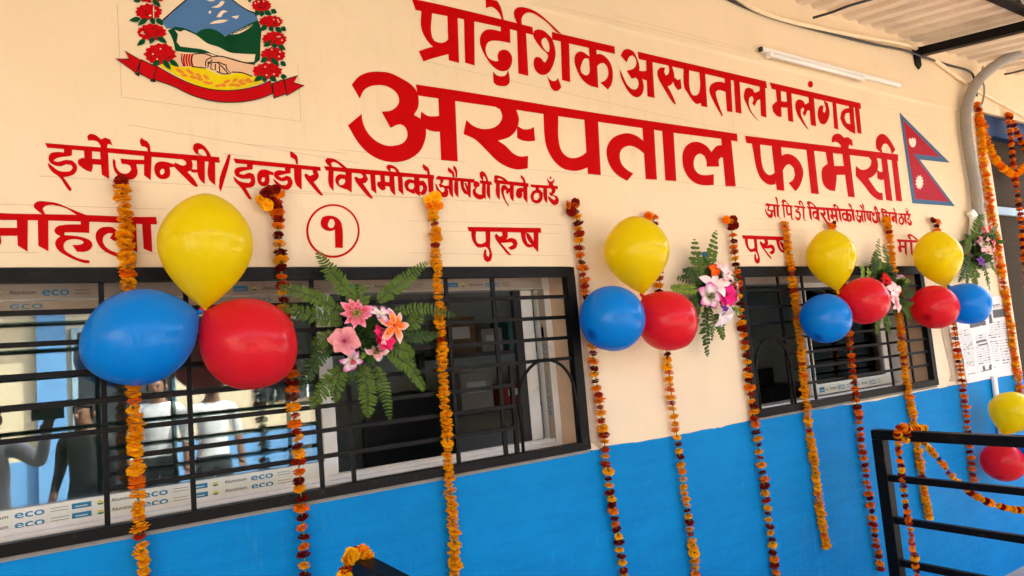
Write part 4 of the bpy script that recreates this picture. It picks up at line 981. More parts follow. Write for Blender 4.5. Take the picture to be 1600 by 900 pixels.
def put_flower(parent, origin, p, axis, kind, dia, rnd):
    o = bpy.data.objects.new('marigold', rnd.choice(FLOWERS[kind])); COL.objects.link(o); o.parent = parent
    jit = JIT[0]; ax = (axis + Vector((rnd.uniform(-jit, jit), rnd.uniform(-jit, jit), rnd.uniform(-jit, jit)))).normalized()
    q = ax.to_track_quat('Z', 'Y') @ Matrix.Rotation(rnd.uniform(0, 6.28), 3, 'Z').to_quaternion()
    o.rotation_mode = 'QUATERNION'; o.rotation_quaternion = q; s = dia * .5 * rnd.uniform(.80, 1.17)
    o.scale = (s * rnd.uniform(.92, 1.08), s, s * rnd.uniform(.72, 1.0)); o.location = p - origin
    return o
def pattern(code, i, rnd):
    if code == 'gold': return 'y' if rnd.random() < .86 else ('o' if rnd.random() < .6 else 'r')
    if code == 'goldpure': return 'y' if rnd.random() < .95 else 'r'
    if code == 'orange': return ('o' if rnd.random() < .52 else 'y') if rnd.random() < .95 else 'r'
    if code == 'alt': return ('y' if rnd.random() < .55 else 'o') if i % 2 == 0 else ('m' if rnd.random() < .7 else 'r')
    if code == 'altgold': return ('y' if rnd.random() < .7 else 'o') if (i % 2 == 0 or rnd.random() < .45) else ('m' if rnd.random() < .6 else 'r')
    if code == 'altorange': return 'o' if i % 2 == 0 else ('m' if rnd.random() < .5 else 'r')
    return 'o'
def garland(label, pts, dia, step, code, seed, knot=None, group='marigold garlands on the wall', axis_jit=1, side=.0035):
    rnd = random.Random(seed); pts = spline(pts, 6); o0 = pts[0].copy()
    g = empty('marigold_garland', label, 'garland', group, loc=o0)
    mb = MB(); mb.tube([p - o0 for p in pts], .0022, 6); mb.build('string', M_string, g)
    pos = []; acc = 0; nxt = step * .4
    for a, b in zip(pts, pts[1:]):
        L_ = (b - a).length
        while nxt <= acc + L_:
            u = (nxt - acc) / L_; pos.append((a.lerp(b, u), (b - a).normalized())); nxt += step * rnd.uniform(.86, 1.28)
        acc += L_
    for i, (p, d) in enumerate(pos):
        p = p + Vector((.005 * noise.noise(Vector((seed * 3.1, p.z * 5, 0))), 0, 0))
        k = pattern(code, i, rnd); dd = dia * (.92 if k in 'mr' else 1)
        put_flower(g, o0, p + Vector((rnd.uniform(-side, side), rnd.uniform(-side, side) * .6, 0)), d if rnd.random() < .6 else -d, k, dd, rnd)
    if knot:
        for (px, py, k) in knot: put_flower(g, o0, W(px, py, -.03), Vector((rnd.uniform(-1, 1), -1, rnd.uniform(-.5, 1))).normalized(), k, dia, rnd)
    return g
def WP(pts, y=-.024): return [W(p[0], p[1], p[2] if len(p) > 2 else y) for p in pts]
GA = [
 ('orange marigold garland behind the leftmost yellow and blue balloons', [(189,281),(194,318),(196,345),(197,400),(203,470),(206,560),(209,640),(214,740),(219,830),(225,915)], .041, .0190, 'gold', 1, [(189,282,'m')]),
 ('maroon and orange garland with a leafy bunched top, next to the fern bouquet', [(426,298),(432,330),(436,370),(439,420),(444,470),(452,560),(459,640),(465,700),(471,790),(478,915)], .041, .0225, 'alt', 2, [(418,300,'m'),(430,296,'m'),(436,303,'o'),(408,313,'y'),(416,320,'y'),(426,312,'m'),(434,322,'m')]),
 ('golden orange garland hanging over the middle of the left window', [(674,312),(680,360),(683,420),(687,490),(691,560),(696,640),(701,720),(706,800),(713,915)], .040, .0180, 'goldpure', 3, [(668,312,'y'),(680,308,'y'),(686,321,'o'),(672,322,'o')]),
 ('alternating orange and maroon garland along the right edge of the left window', [(895,318),(903,350),(907,400),(913,440),(919,490),(928,570),(936,620),(944,690),(953,760),(966,840),(977,915)], .041, .0235, 'alt', 4, [(888,320,'o'),(899,317,'m'),(893,330,'m')]),
 ('orange and maroon garland behind the balloon trio between the windows', [(1020,337),(1029,420),(1036,500),(1044,570),(1052,640),(1060,700),(1070,770),(1080,840),(1090,915)], .041, .0245, 'altgold', 5, [(1014,338,'o'),(1024,338,'o')]),
 ('orange and maroon garland left of the right window, beside the second bouquet', [(1141,342),(1147,390),(1153,440),(1159,500),(1166,560),(1177,640),(1187,710),(1200,800),(1215,915)], .043, .0265, 'alt', 6, [(1135,343,'o'),(1146,342,'m'),(1146,352,'m')]),
 ('golden garland ending in the air left of the third balloon trio', [(1226,346),(1232,390),(1239,440),(1247,510),(1255,580),(1262,650),(1272,720),(1281,790),(1291,853)], .043, .0195, 'gold', 7, None),
 ('red and orange garland behind the third balloon trio', [(1300,352),(1310,400),(1320,470),(1327,530),(1333,590),(1341,650),(1352,730),(1365,820),(1378,893)], .044, .0265, 'altorange', 8, [(1297,352,'o'),(1303,350,'m')]),
 ('golden garland above the third bouquet, ending behind the railing', [(1386,345),(1391,380),(1396,430),(1402,480),(1409,540),(1417,600),(1427,650),(1438,730),(1446,780),(1453,812)], .044, .0188, 'gold', 9, [(1383,345,'y'),(1389,343,'y')]),
 ('dark red and orange garland behind the rightmost balloon trio', [(1462,342),(1466,365),(1474,420),(1486,490),(1493,530),(1501,580),(1508,630),(1514,690),(1522,752)], .044, .0285, 'altorange', 10, [(1458,344,'m'),(1466,348,'o')]),
 ('dense orange garland running down the edge of the doorway', [(1527,160),(1532,200),(1538,260),(1547,320),(1556,370),(1564,420),(1574,480),(1584,550),(1592,600),(1600,660)], .052, .0210, 'orange', 11, None),
 ('orange garland swag looping across the top of the doorway', [(1531,170),(1541,215),(1555,248),(1571,266),(1585,272),(1600,262),(1618,235),(1640,190)], .050, .0235, 'orange', 12, None),
 ('orange and dark red garland hanging down in front of the mesh door', [(1574,176),(1579,215),(1584,262),(1590,310),(1595,345),(1600,400),(1606,450)], .046, .0270, 'altorange', 13, None),
 ('short garland strand slanting across the upper door corner', [(1577,178),(1586,200),(1598,226),(1612,252)], .044, .0255, 'altorange', 14, None),
]
for lab, pts, dia, st, code, sd, kn in GA: garland(lab, WP(pts), dia, st, code, sd, kn)
# garlands on the railings
JIT[0] = .8
YR = -.33
def R2(pts): return [WX(px, py, RX + dx) for px, py, dx in pts]
garland('orange and maroon garland wrapped on the railing bar and hanging down', [W(1445,668,-.27), W(1425,672,-.30), W(1408,668,-.345), W(1404,690,-.37), W(1406,720,-.37), W(1411,760,-.37), W(1417,800,-.37), W(1424,845,-.37), W(1432,900,-.37), W(1437,930,-.37)], .036, .019, 'alt', 15, group='garlands on the railings', side=.004)
garland('garland bunched round the corner of the railing top', [W(1400,684,-.36), W(1404,672,-.39), W(1413,668,-.39), W(1419,678,-.39), W(1415,690,-.38)], .036, .020, 'alt', 16, group='garlands on the railings', side=.006)
garland('garland swag drooping from the railing towards the right edge', [W(1440,688,-.22), W(1455,704,-.3), W(1475,728,-.33), W(1500,757,-.37), W(1530,778,-.41), W(1560,790,-.45), W(1585,796,-.48), W(1615,795,-.52), W(1660,780,-.6)], .036, .020, 'altgold', 17, group='garlands on the railings', side=.004)
garland('small garland tied round the end of the lower left railing', [W(541,905,-.29), W(538,888,-.29), W(541,876,-.285), W(553,866,-.25), W(566,862,-.25), W(574,870,-.27)], .040, .019, 'altgold', 18, group='garlands on the railings', side=.004)

# ------------------------------------------------------------------ balloons
def latex(name, c, apex):
    m = mat(name, c, .30, .03, 3, spec=.2)
    n = m.node_tree.nodes; L = m.node_tree.links; p = n['Principled BSDF']
    tc = n.new('ShaderNodeTexCoord'); sp = n.new('ShaderNodeSeparateXYZ'); L.new(tc.outputs['Generated'], sp.inputs[0])
    mr = n.new('ShaderNodeMapRange'); mr.inputs[1].default_value = .978; mr.inputs[2].default_value = .9995; L.new(sp.outputs[2], mr.inputs[0])   # thicker, darker latex at the crown
    mx = n.new('ShaderNodeMix'); mx.data_type = 'RGBA'; L.new(mr.outputs[0], mx.inputs[0])
    src = p.inputs['Base Color'].links[0].from_socket; L.new(src, mx.inputs[6]); mx.inputs[7].default_value = (*apex, 1); L.new(mx.outputs[2], p.inputs['Base Color'])
    p.inputs['Coat Weight'].default_value = .32; p.inputs['Coat Roughness'].default_value = .10
    p.inputs['Transmission Weight'].default_value = 0
    # thin latex lets part of the daylight through
    tr = n.new('ShaderNodeBsdfTranslucent'); L.new(mx.outputs[2], tr.inputs[0]); ms = n.new('ShaderNodeMixShader'); ms.inputs[0].default_value = .42
    o = n['Material Output']; L.new(p.outputs[0], ms.inputs[1]); L.new(tr.outputs[0], ms.inputs[2]); L.new(ms.outputs[0], o.inputs[0])
    return m
M_by = latex('yellow_latex', (.93, .77, .001), (.80, .56, .002)); M_bb = latex('blue_latex', (.001, .32, .88), (.001, .10, .50)); M_br = latex('red_latex', (.88, .018, .034), (.5, .004, .010))
PROF = [(0, .0), (.010, .020), (.03, .052), (.06, .098), (.11, .170), (.18, .262), (.27, .358), (.37, .436), (.47, .484), (.55, .5), (.64, .492), (.73, .455), (.82, .385), (.89, .302), (.94, .220), (.975, .140), (.993, .068), (1.0, 0.0)]
PROF_FULL = [(0, .0), (.010, .024), (.03, .080), (.06, .148), (.11, .238), (.18, .334), (.27, .418), (.37, .473), (.47, .497), (.55, .5), (.64, .488), (.73, .445), (.82, .375), (.89, .295), (.94, .215), (.975, .135), (.993, .065), (1.0, 0.0)]
def balloon(label, px, rpx, joint, yj, m, aspect=1.18, wob=0, face=1):
    J0 = W(*joint, yj)
    best = None
    for k in range(400):
        y = -.02 - k * .001 if face > 0 else yj
        C = W(*px, y); r = rpx * depth(C) / F_PX; want = .53 * aspect * 2 * r
        e = abs((C - J0).length - want) + (5 if C.y > -r - .028 else 0)
        if best is None or e < best[0]: best = (e, C, r)
    _, C, r = best
    ax = (C - J0).normalized(); Lb = aspect * 2 * r; base = C - ax * (.53 * Lb)
    n = 36; v = []; f = []
    prof = PROF if m is M_by else PROF_FULL
    for i, (h, w) in enumerate(prof):
        if i in (0, len(PROF) - 1): v.append((0, 0, h * Lb)); continue
        for k in range(n): a = 2 * math.pi * k / n; v.append((w * 2 * r * math.cos(a), w * 2 * r * math.sin(a), h * Lb))
    last = len(v) - 1; R0 = 1
    for k in range(n): f.append((0, 1 + (k + 1) % n, 1 + k))
    rings = len(PROF) - 2
    for i in range(rings - 1):
        for k in range(n): f.append((1 + i * n + k, 1 + i * n + (k + 1) % n, 1 + (i + 1) * n + (k + 1) % n, 1 + (i + 1) * n + k))
    for k in range(n): f.append((1 + (rings - 1) * n + k, 1 + (rings - 1) * n + (k + 1) % n, last))
    mb = MB(); mb.add(v, f); o = mb.build('balloon', m, smooth=True)
    s = o.modifiers.new('s', 'SUBSURF'); s.levels = 1; s.render_levels = 1
    o.rotation_mode = 'QUATERNION'; o.rotation_quaternion = ax.to_track_quat('Z', 'Y'); o.location = base
    kn = MB(); kn.tube([(0, 0, .004), (0, 0, -.004), (0, 0, -.010), (0, 0, -.013)], [.006, .0075, .005, .009], 12); kn.build('knot', m, o, smooth=True)
    return tag(o, label, 'balloon', 'party balloons in trios on the wall')
YJ = -.135
BAL = [
 ('largest yellow balloon, above the leftmost blue and red pair', (322,388), 70, (320,484), YJ, M_by, 1.30),
 ('largest blue balloon, over the left window bars', (218,527), 75, (313,487), YJ, M_bb, 1.20),
 ('largest red balloon, next to the fern bouquet', (391,538), 71, (318,485), YJ, M_br, 1.13),
 ('yellow balloon in the trio between the two windows', (995,396), 51.5, (1004,460), YJ, M_by, 1.21),
 ('blue balloon in the trio between the two windows', (956,498), 52, (1003,461), YJ, M_bb, 1.08),
 ('red balloon in the trio between the two windows', (1043,502), 47, (1004,462), YJ, M_br, 1.10),
 ('yellow balloon hiding the painted numeral ring over the right window', (1299,404), 37, (1309,457), YJ, M_by, 1.33),
 ('blue balloon over the bars of the right window', (1290,498), 38.5, (1307,457), YJ, M_bb, 1.12),
 ('red balloon touching the third flower bouquet', (1352,470), 37, (1310,457), YJ, M_br, 1.06),
 ('yellow balloon covering the end of a red painted word', (1466,403), 34.5, (1478,451), YJ, M_by, 1.36),
 ('red balloon at the right end of the right window', (1460,480), 34.5, (1483,448), YJ, M_br, 1.06),
 ('rightmost blue balloon, overlapping the paper notices', (1513,475), 32.5, (1484,448), YJ - .01, M_bb, 1.08),
 ('low yellow balloon above the railing at the right edge', (1581,645), 32.5, (1564,690), YJ, M_by, 1.10),
 ('low red balloon behind the railing at the right edge', (1567,722), 31, (1574,690), YJ, M_br, 1.05),
 ('low blue balloon mostly cut by the right edge of the picture', (1632,705), 33, (1577,690), YJ, M_bb, 1.08),
]
for b in BAL: balloon(*b)

# ------------------------------------------------------------------ fern and lily bouquets
def frond(parent, o0, base, mid, tip, half, npairs, m=None, seed=0, facing=None, wleaf=.30):
    rnd = random.Random(seed); mb = MB(); pts = spline([base, mid, tip], 12)
    mb.tube([p - o0 for p in pts], [.0022 * (1 - .7 * i / (len(pts) - 1)) for i in range(len(pts))], 5, 1)
    n = len(pts) - 1; L_ = sum((b - a).length for a, b in zip(pts, pts[1:]))
    view = (facing or Vector((-.25, -1, .15))).normalized(); view = (view + Vector((rnd.uniform(-.35, .35), 0, rnd.uniform(-.35, .35)))).normalized()
    for k in range(npairs):
        u = .08 + .90 * k / (npairs - 1); i = min(int(u * n), n - 1); p = pts[i].lerp(pts[i + 1], u * n - i); d = (pts[i + 1] - pts[i]).normalized()
        env = min(1, .45 + u * 2.2) * (1 - max(0, u - .55) / .45) ** .6 if u < .995 else .15
        for sgn in (-1, 1):
            s = d.cross(view).normalized() * sgn
            ang = R_(rnd.uniform(60, 78)); dirv = (d * math.cos(ang) + s * math.sin(ang) + view * rnd.uniform(-.28, .22)).normalized()
            l = half * env * rnd.uniform(.85, 1.1) + .003; w = min(l * wleaf * 1.25, L_ / npairs * .95) * rnd.uniform(.85, 1.15)
            wv = dirv.cross(view).normalized(); q = p - o0; cur = -view * l * .12
            v = [q, q + dirv * l * .18 + wv * w * .5 + view * .0006, q + dirv * l * .18 - wv * w * .5, q + dirv * l * .75 + wv * w * .40 + cur * .5, q + dirv * l * .75 - wv * w * .40 + cur * .5, q + dirv * l + cur + d * l * .05]
            mb.add(v, [(0, 2, 1), (1, 2, 4, 3), (3, 4, 5)], 0)
    o = mb.build('fern_frond', [m or M_fern, M_stem], parent, smooth=False)
    return o
def bloom(parent, o0, p, R, axis, n, inner, mid, outer, cup=.5, width=.62, layers=1, seed=0, ruffle=.06, centre=None, tube=0.0, point=1.0, name='flower'):
    """petals round an axis: cup 0 = flat, 1 = nearly closed"""
    rnd = random.Random(seed); mb = MB(); ax = Vector(axis).normalized(); a = ax.orthogonal().normalized(); b = ax.cross(a); q = p - o0
    for ly in range(layers):
        Rl = R * (1 - .3 * ly); cu = cup + .25 * ly
        for k in range(n):
            az = 2 * math.pi * (k + .5 * ly + rnd.uniform(-.08, .08)) / n; r = a * math.cos(az) + b * math.sin(az); t = -a * math.sin(az) + b * math.cos(az)
            rows = 6; cols = 5; v = []; cs = []; Lk = Rl * rnd.uniform(.78, 1.12); cu = cup + .25 * ly + rnd.uniform(-.16, .22); bend = rnd.uniform(-.22, .22)
            for i in range(rows):
                u = i / (rows - 1); e = cu * 1.25 * (1 - u * .55); base_r = .06 * R
                pos = q + t * (bend * Lk * u * u) + r * (base_r + Lk * u * math.cos(e)) + ax * (Lk * u * math.sin(e) - Lk * .25 * u * u * (1 - cup) + tube * 0)
                wd = Lk * width * (math.sin(math.pi * min(1, u * .80 + .10)) ** .8) * (1 if u < .75 else 1 - (u - .75) / .25 * .75 * point)
                for j in range(cols):
                    s_ = (j / (cols - 1) - .5) * 2
                    v.append(pos + t * (s_ * wd * .5) + ax * (abs(s_) ** 2 * wd * .18 + rnd.uniform(-1, 1) * ruffle * Lk * u))
                    c = [x * (1 - u * 2) + y * u * 2 for x, y in zip(inner, mid)] if u < .5 else [x * (2 - 2 * u) + y * (2 * u - 1) for x, y in zip(mid, outer)]
                    if abs(s_) > .7: c = [x * .45 + y * .55 for x, y in zip(c, outer)]
                    cs.append(tuple(c))
            mb.add(v, [(i * cols + j, i * cols + j + 1, (i + 1) * cols + j + 1, (i + 1) * cols + j) for i in range(rows - 1) for j in range(cols - 1)], 0, cs)
    o = mb.build(name, M_petal, parent, smooth=True)
    if centre:
        cm = MB()
        for k in range(7):
            az = 2 * math.pi * k / 7; d = (ax + (a * math.cos(az) + b * math.sin(az)) * .35).normalized(); e = q + d * R * .45; st = q.copy()
            cm.tube([st, e], [.0010, .0014], 5); 
            cm.tube([e, e + d * R * .08], [.0028, .002], 5)
        cm.cols = [centre] * len(cm.v); cm.build('stamen', M_petal, o)
    return o
def leaf_cluster(parent, o0, p, R, n, m, seed, wl=.42):
    rnd = random.Random(seed); mb = MB(); q = p - o0
    for k in range(n):
        d = Vector((rnd.uniform(-1, 1), rnd.uniform(-.9, .15), rnd.uniform(-1, 1))).normalized(); l = R * rnd.uniform(.6, 1.15); v_ = Vector((rnd.uniform(-.5, .5), -1, rnd.uniform(-.5, .5))).normalized(); s = d.cross(v_).normalized() * l * wl * .5; st = q + d * l * .15 + Vector((rnd.uniform(-.3, .3) * R, 0, rnd.uniform(-.3, .3) * R))
        mb.add([st, st + d * l * .35 + s, st + d * l * .35 - s, st + d * l * .7 + s * .8 + v_ * l * .04, st + d * l * .7 - s * .8 + v_ * l * .04, st + d * l], [(0, 2, 1), (1, 2, 4, 3), (3, 4, 5)])
    mb.build('leaf_cluster', m, parent)
PINK = lin((238, 110, 150)); HOT = lin((235, 15, 95)); WHT = lin((250, 232, 230)); MAG = lin((200, 35, 165)); ORG = lin((250, 120, 10)); RED = lin((215, 25, 30)); PALE = lin((236, 158, 158)); GRN = lin((120, 140, 50)); PUR = lin((120, 50, 160)); PEACH = lin((245, 165, 150))
V_ = Vector
def bouquet(label, centre, y, fronds, flowers, leaves, seed):
    o0 = W(*centre, y); g = empty('flower_bouquet', label, 'bouquet', 'fern and lily bouquets on the wall', loc=o0); s = seed
    for (b, m_, t, hp, yb, ym, yt, mm, npr, wl) in fronds:
        s += 1; B_, M2, T2 = W(*b, yb), W(*m_, ym), W(*t, yt); frond(g, o0, B_, M2, T2, .9 * hp * depth(M2) / F_PX, npr, mm, s, None, wl)
    for (p, rp, ya, ax, n, ci, cm_, co, cup, wd, ly, ce) in flowers:
        s += 1; P_ = W(*p, ya); bloom(g, o0, P_, rp * depth(P_) / F_PX, ax, n, ci, cm_, co, cup, wd, ly, s, .055, ce)
    for (p, rp, ya, n, mm) in leaves:
        s += 1; P_ = W(*p, ya); leaf_cluster(g, o0, P_, rp * depth(P_) / F_PX, n, mm, s)
    return g
fr = lambda b, m_, t, h, y=-.06, ym=-.08, yt=-.05, mm=None, n=20, wl=.30: (b, m_, t, h, y, ym, yt, mm, n, wl)
fl = lambda p, r, n, ci, cm_, co, ax=(-.2, -1, .1), cup=.35, wd=.62, ly=1, y=-.10, ce=None: (p, r, y, ax, n, ci, cm_, co, cup, wd, ly, ce)
bouquet('large fern bouquet with pink, white and orange lilies on the left grille', (572, 515), -.05, [
  fr((562,472),(527,436),(496,394),17,n=22), fr((588,473),(625,443),(668,410),15,n=22), fr((558,492),(559,470),(561,444),22,n=12), fr((538,490),(490,464),(436,447),15,n=22), fr((536,503),(490,493),(440,478),17,n=20,mm=M_fern),
  fr((612,488),(662,482),(713,494),11,n=20), fr((630,528),(660,526),(686,522),12,n=16,mm=M_ferndark), fr((632,510),(648,503),(660,488),15,n=10), fr((603,548),(640,572),(664,609),18,n=22), fr((610,538),(628,546),(648,552),18,n=12),
  fr((568,568),(574,610),(575,652),18,n=22), fr((586,570),(600,608),(609,656),11,n=18), fr((537,572),(511,602),(484,636),17,n=20), fr((520,535),(492,566),(470,610),15,n=20,mm=M_ferndark), fr((535,568),(527,598),(522,628),14,n=16), fr((600,500),(625,515),(640,520),14,n=10,mm=M_ferndark), fr((525,520),(505,530),(488,545),16,n=12), fr((560,560),(545,585),(530,606),14,n=14,mm=M_ferndark)],
 [fl((556,491),27,9,GRN,lin((215,30,75)),lin((246,170,190)),cup=.25,wd=.42,ly=2,ce=lin((150,170,60))), fl((592,492),22,6,lin((215,225,190)),WHT,MAG,ax=(.1,-.8,.7),cup=.55,wd=.5,ly=1), fl((616,508),30,6,ORG,ORG,WHT,ax=(.2,-1,0),cup=.15,wd=.46,ce=ORG),
  fl((538,533),27,6,lin((180,60,90)),PALE,PALE,ax=(-.2,-1,.3),cup=.42,wd=1.0), fl((591,537),29,5,HOT,HOT,lin((250,60,120)),ax=(.5,-.7,.5),cup=.85,wd=.95), fl((588,548),22,5,PINK,PALE,WHT,ax=(.0,-.9,-.5),cup=.6,wd=.7,y=-.08), fl((550,561),21,6,lin((200,215,170)),WHT,MAG,ax=(-.1,-.8,-.6),cup=.45,wd=.6,ce=lin((220,60,80)))],
 [((572,520),34,-.05,46,M_ferndark), ((568,545),30,-.06,30,M_ferndark), ((578,548),16,-.08,10,M_fernpale)], 500)
bouquet('leafy bouquet with white and magenta flowers between the windows', (1112, 455), -.05, [
  fr((1097,445),(1090,412),(1085,374),13,mm=M_fern,n=10,wl=.6), fr((1104,440),(1112,400),(1119,360),11,mm=M_fern,n=12,wl=.6), fr((1094,430),(1076,436),(1058,434),9,mm=M_ferndark,n=10,wl=.4), fr((1092,450),(1072,452),(1048,449),11,mm=M_fernpale,n=12,wl=.6), fr((1090,420),(1078,424),(1068,420),8,mm=M_ferndark,n=8,wl=.5),
  fr((1103,478),(1103,515),(1106,557),11,n=15,mm=M_ferndark,wl=.6), fr((1108,478),(1114,505),(1113,532),8,n=12,wl=.55), fr((1118,490),(1126,510),(1131,530),10,n=9,wl=.6), fr((1095,465),(1088,485),(1090,508),10,n=12,mm=M_ferndark,wl=.5), fr((1098,462),(1086,466),(1076,476),10,n=10,mm=M_ferndark,wl=.5), fr((1135,440),(1145,432),(1154,438),8,n=8), fr((1140,480),(1150,486),(1160,490),8,n=8,mm=M_fernpale)],
 [fl((1115,423),12,5,ORG,ORG,RED,cup=.6,wd=.9), fl((1128,428),24,5,WHT,WHT,PALE,ax=(.2,-.8,.4),cup=.6,wd=.8), fl((1116,446),25,5,WHT,WHT,WHT,ax=(-.3,-.9,.3),cup=.45,wd=.6), fl((1108,464),22,5,lin((120,140,60)),WHT,MAG,cup=.25,wd=.95,ce=lin((90,100,40))), fl((1133,461),20,6,HOT,lin((230,30,130)),lin((240,50,140)),cup=.5,wd=1.0,ly=2), fl((1147,458),17,5,WHT,PALE,WHT,ax=(.7,-.8,0),cup=.5,wd=.9), fl((1127,493),25,5,WHT,WHT,lin((220,215,225)),ax=(.1,-.8,-.7),cup=.6,wd=.85), fl((1131,483),9,5,PUR,PUR,PUR,cup=.6)],
 [((1102,440),24,-.045,60,M_ferndark), ((1118,450),28,-.05,50,M_ferndark), ((1098,462),22,-.05,50,M_ferndark), ((1095,415),14,-.04,22,M_fern)], 600)
bouquet('bouquet with a small red bloom and white flowers over the right window', (1388, 455), -.06, [
  fr((1378,432),(1372,405),(1374,373),9,n=15,wl=.42), fr((1388,428),(1386,404),(1382,382),10,n=14,wl=.42), fr((1368,432),(1367,412),(1369,392),8,n=12,mm=M_ferndark,wl=.45), fr((1350,433),(1348,424),(1350,416),8,n=6,mm=M_fernpale,wl=.7), fr((1355,434),(1358,426),(1356,420),8,n=6,mm=M_fernpale,wl=.7), fr((1402,440),(1412,436),(1422,438),8,n=9,mm=M_fernpale,wl=.5), fr((1405,470),(1418,485),(1424,502),8,n=10,wl=.5), fr((1385,490),(1388,508),(1391,520),8,n=10,wl=.45), fr((1376,495),(1372,510),(1371,522),7,n=10,wl=.45), fr((1378,425),(1378,418),(1377,408),10,n=8,mm=M_fernpale,wl=.6)],
 [fl((1383,437),11,6,RED,RED,RED,cup=.35,wd=.8,ly=2), fl((1401,436),15,5,WHT,WHT,MAG,ax=(.1,-.5,1),cup=.85,wd=.7), fl((1396,454),16,5,WHT,WHT,PALE,cup=.45,wd=.8), fl((1406,459),11,5,ORG,ORG,lin((245,110,30)),ax=(.6,-.8,.2),cup=.5), fl((1399,474),16,5,lin((215,60,90)),WHT,PALE,ax=(.1,-1,0),cup=.2,wd=1.0)],
 [((1376,434),22,-.05,50,M_ferndark), ((1392,455),26,-.05,40,M_ferndark), ((1402,480),20,-.05,24,M_fern)], 700)
bouquet('bouquet with a tall fern and pink lily beside the doorway garland', (1532, 390), -.06, [
  fr((1521,378),(1530,348),(1539,317),9,n=22,wl=.32), fr((1516,400),(1508,425),(1499,441),9,n=14,mm=M_ferndark,wl=.4), fr((1522,408),(1524,430),(1527,446),10,n=14,wl=.4), fr((1534,408),(1542,430),(1547,454),6,n=16,wl=.42), fr((1542,400),(1552,416),(1561,433),7,n=14,wl=.42), fr((1545,372),(1553,362),(1560,350),8,n=10,mm=M_ferndark,wl=.5), fr((1512,395),(1514,380),(1518,368),8,n=10,wl=.45), fr((1516,410),(1514,430),(1512,444),8,n=12,mm=M_fern,wl=.4)],
 [fl((1537,383),15,6,lin((225,235,200)),WHT,PINK,ax=(-.2,-1,.1),cup=.22,wd=.85,ce=lin((190,180,80))), fl((1550,385),12,5,PEACH,PEACH,PINK,ax=(.3,-1,-.1),cup=.35,wd=.9), fl((1536,358),5,5,RED,RED,RED,cup=.6), fl((1545,357),5,5,RED,RED,RED,cup=.6), fl((1540,365),5,5,RED,RED,RED,cup=.6), fl((1531,409),8,5,PUR,PUR,lin((150,90,180)),cup=.6)],
 [((1525,385),22,-.05,44,M_ferndark), ((1522,405),22,-.05,40,M_ferndark), ((1550,375),14,-.055,20,M_fern)], 800)
# blue tape round the stems of the second bouquet and a scrap of plastic behind the fourth
p = W(1102, 402, -.05); mb = MB(); mb.tube([p + V_((0, 0, -.022)), p + V_((.004, 0, .022))], [.012, .016], 10); tag(mb.build('blue_tape', M_tape), 'blue tape wrapped round stems of the bouquet between the windows', 'tape')
p = W(1517, 345, -.03); mb = MB(); mb.tube(spline([p + V_((0, 0, .06)), p + V_((.02, -.01, .02)), p + V_((.01, -.005, -.04)), p + V_((-.01, 0, -.1))], 6), .026, 8)
tag(mb.build('plastic_wrap', M_white), 'white plastic wrapper tucked behind the tall fern bouquet', 'wrapper')

# ------------------------------------------------------------------ across the yard: what the window panes mirror
YO = -9.0; GY = .18
def mirror(px, py, y):      # the point at plane y whose mirror image in the panes shows at this picture point
    v = W(px, py, 2 * GY - y); return v
def opposite():
    b = empty('opposite_building', 'cream building with blue pilasters across the yard, mirrored in the window panes', 'building', loc=(0, YO, 0))
    mb = MB(); mb.box(-12, 9, -5, 0, 0, 3.7); mb.build('wall', M_opcream, b)
    mb = MB(); mb.box(-12.3, 9.3, -5.2, .9, 3.702, 3.86); mb.build('roof', M_raw, b)
    zd = mirror(300, 688, YO).z
    mb = MB(); mb.box(-12, 9, .002, .02, 0, zd); mb.build('lower_wall_paint', M_opblue, b)
    xa = mirror(58, 600, YO).x; xb = mirror(104, 600, YO).x
    for x in (xa, xa - 3.2, xa + 3.9, xa + 7.4, xa - 6.4): mb = MB(); mb.box(x, x + (xb - xa), .021, .14, 0, 3.70); mb.build('pilaster', M_opblue, b)
    for x in (mirror(122, 600, YO).x, mirror(122, 600, YO).x + 5, xa - 2.4):
        f = MB(); f.box(x, x + 1.15, .022, .05, 0, 2.35); d = f.build('door', M_opdark, b); f = MB(); f.box(x - .07, x - .001, .0215, .07, 0, 2.42); f.box(x + 1.151, x + 1.22, .0215, .07, 0, 2.42); f.box(x - .001, x + 1.151, .0215, .07, 2.351, 2.42); f.build('frame', M_palebar, d)
    for x in (mirror(400, 600, YO).x, xa - 5.6):
        f = MB(); f.box(x, x + 1.3, .022, .04, 1.15, 2.35); d = f.build('window', M_opdark, b); f = MB()
        for k in range(6): f.box(x + k * .254, x + k * .254 + .03, .0405, .07, 1.15, 2.35)
        f.box(x, x + 1.3, .0705, .09, 1.72, 1.76); f.build('grille', M_white, d)
opposite()
def dark_backdrop():  # made-up dark volume, added so the right panes mirror something dark
    s = empty('dark_backdrop', 'added dark green shed closing the far right side of the yard', 'backdrop', loc=(12, -9, 0))
    mb = MB(); mb.box(0, 6, -6.0, 5.6, 0, 3.1); mb.build('wall', mat('backdrop_paint', (.028, .038, .034), .8, .3, 2, spec=.1), s)
    mb = MB(); mb.box(-.4, 6.2, -6.2, 5.8, 3.101, 3.22); mb.build('roof', M_dark, s)
    for y in (-4, -1, 2): mb = MB(); mb.box(-.03, -.001, y, y + 1.2, 1.2, 2.3); w = mb.build('window', M_opdark, s); f = MB(); f.box(-.05, -.031, y - .05, y + 1.25, 1.12, 1.18); f.box(-.05, -.031, y - .05, y + 1.25, 2.301, 2.36); f.build('frame', M_palebar, w)
dark_backdrop()
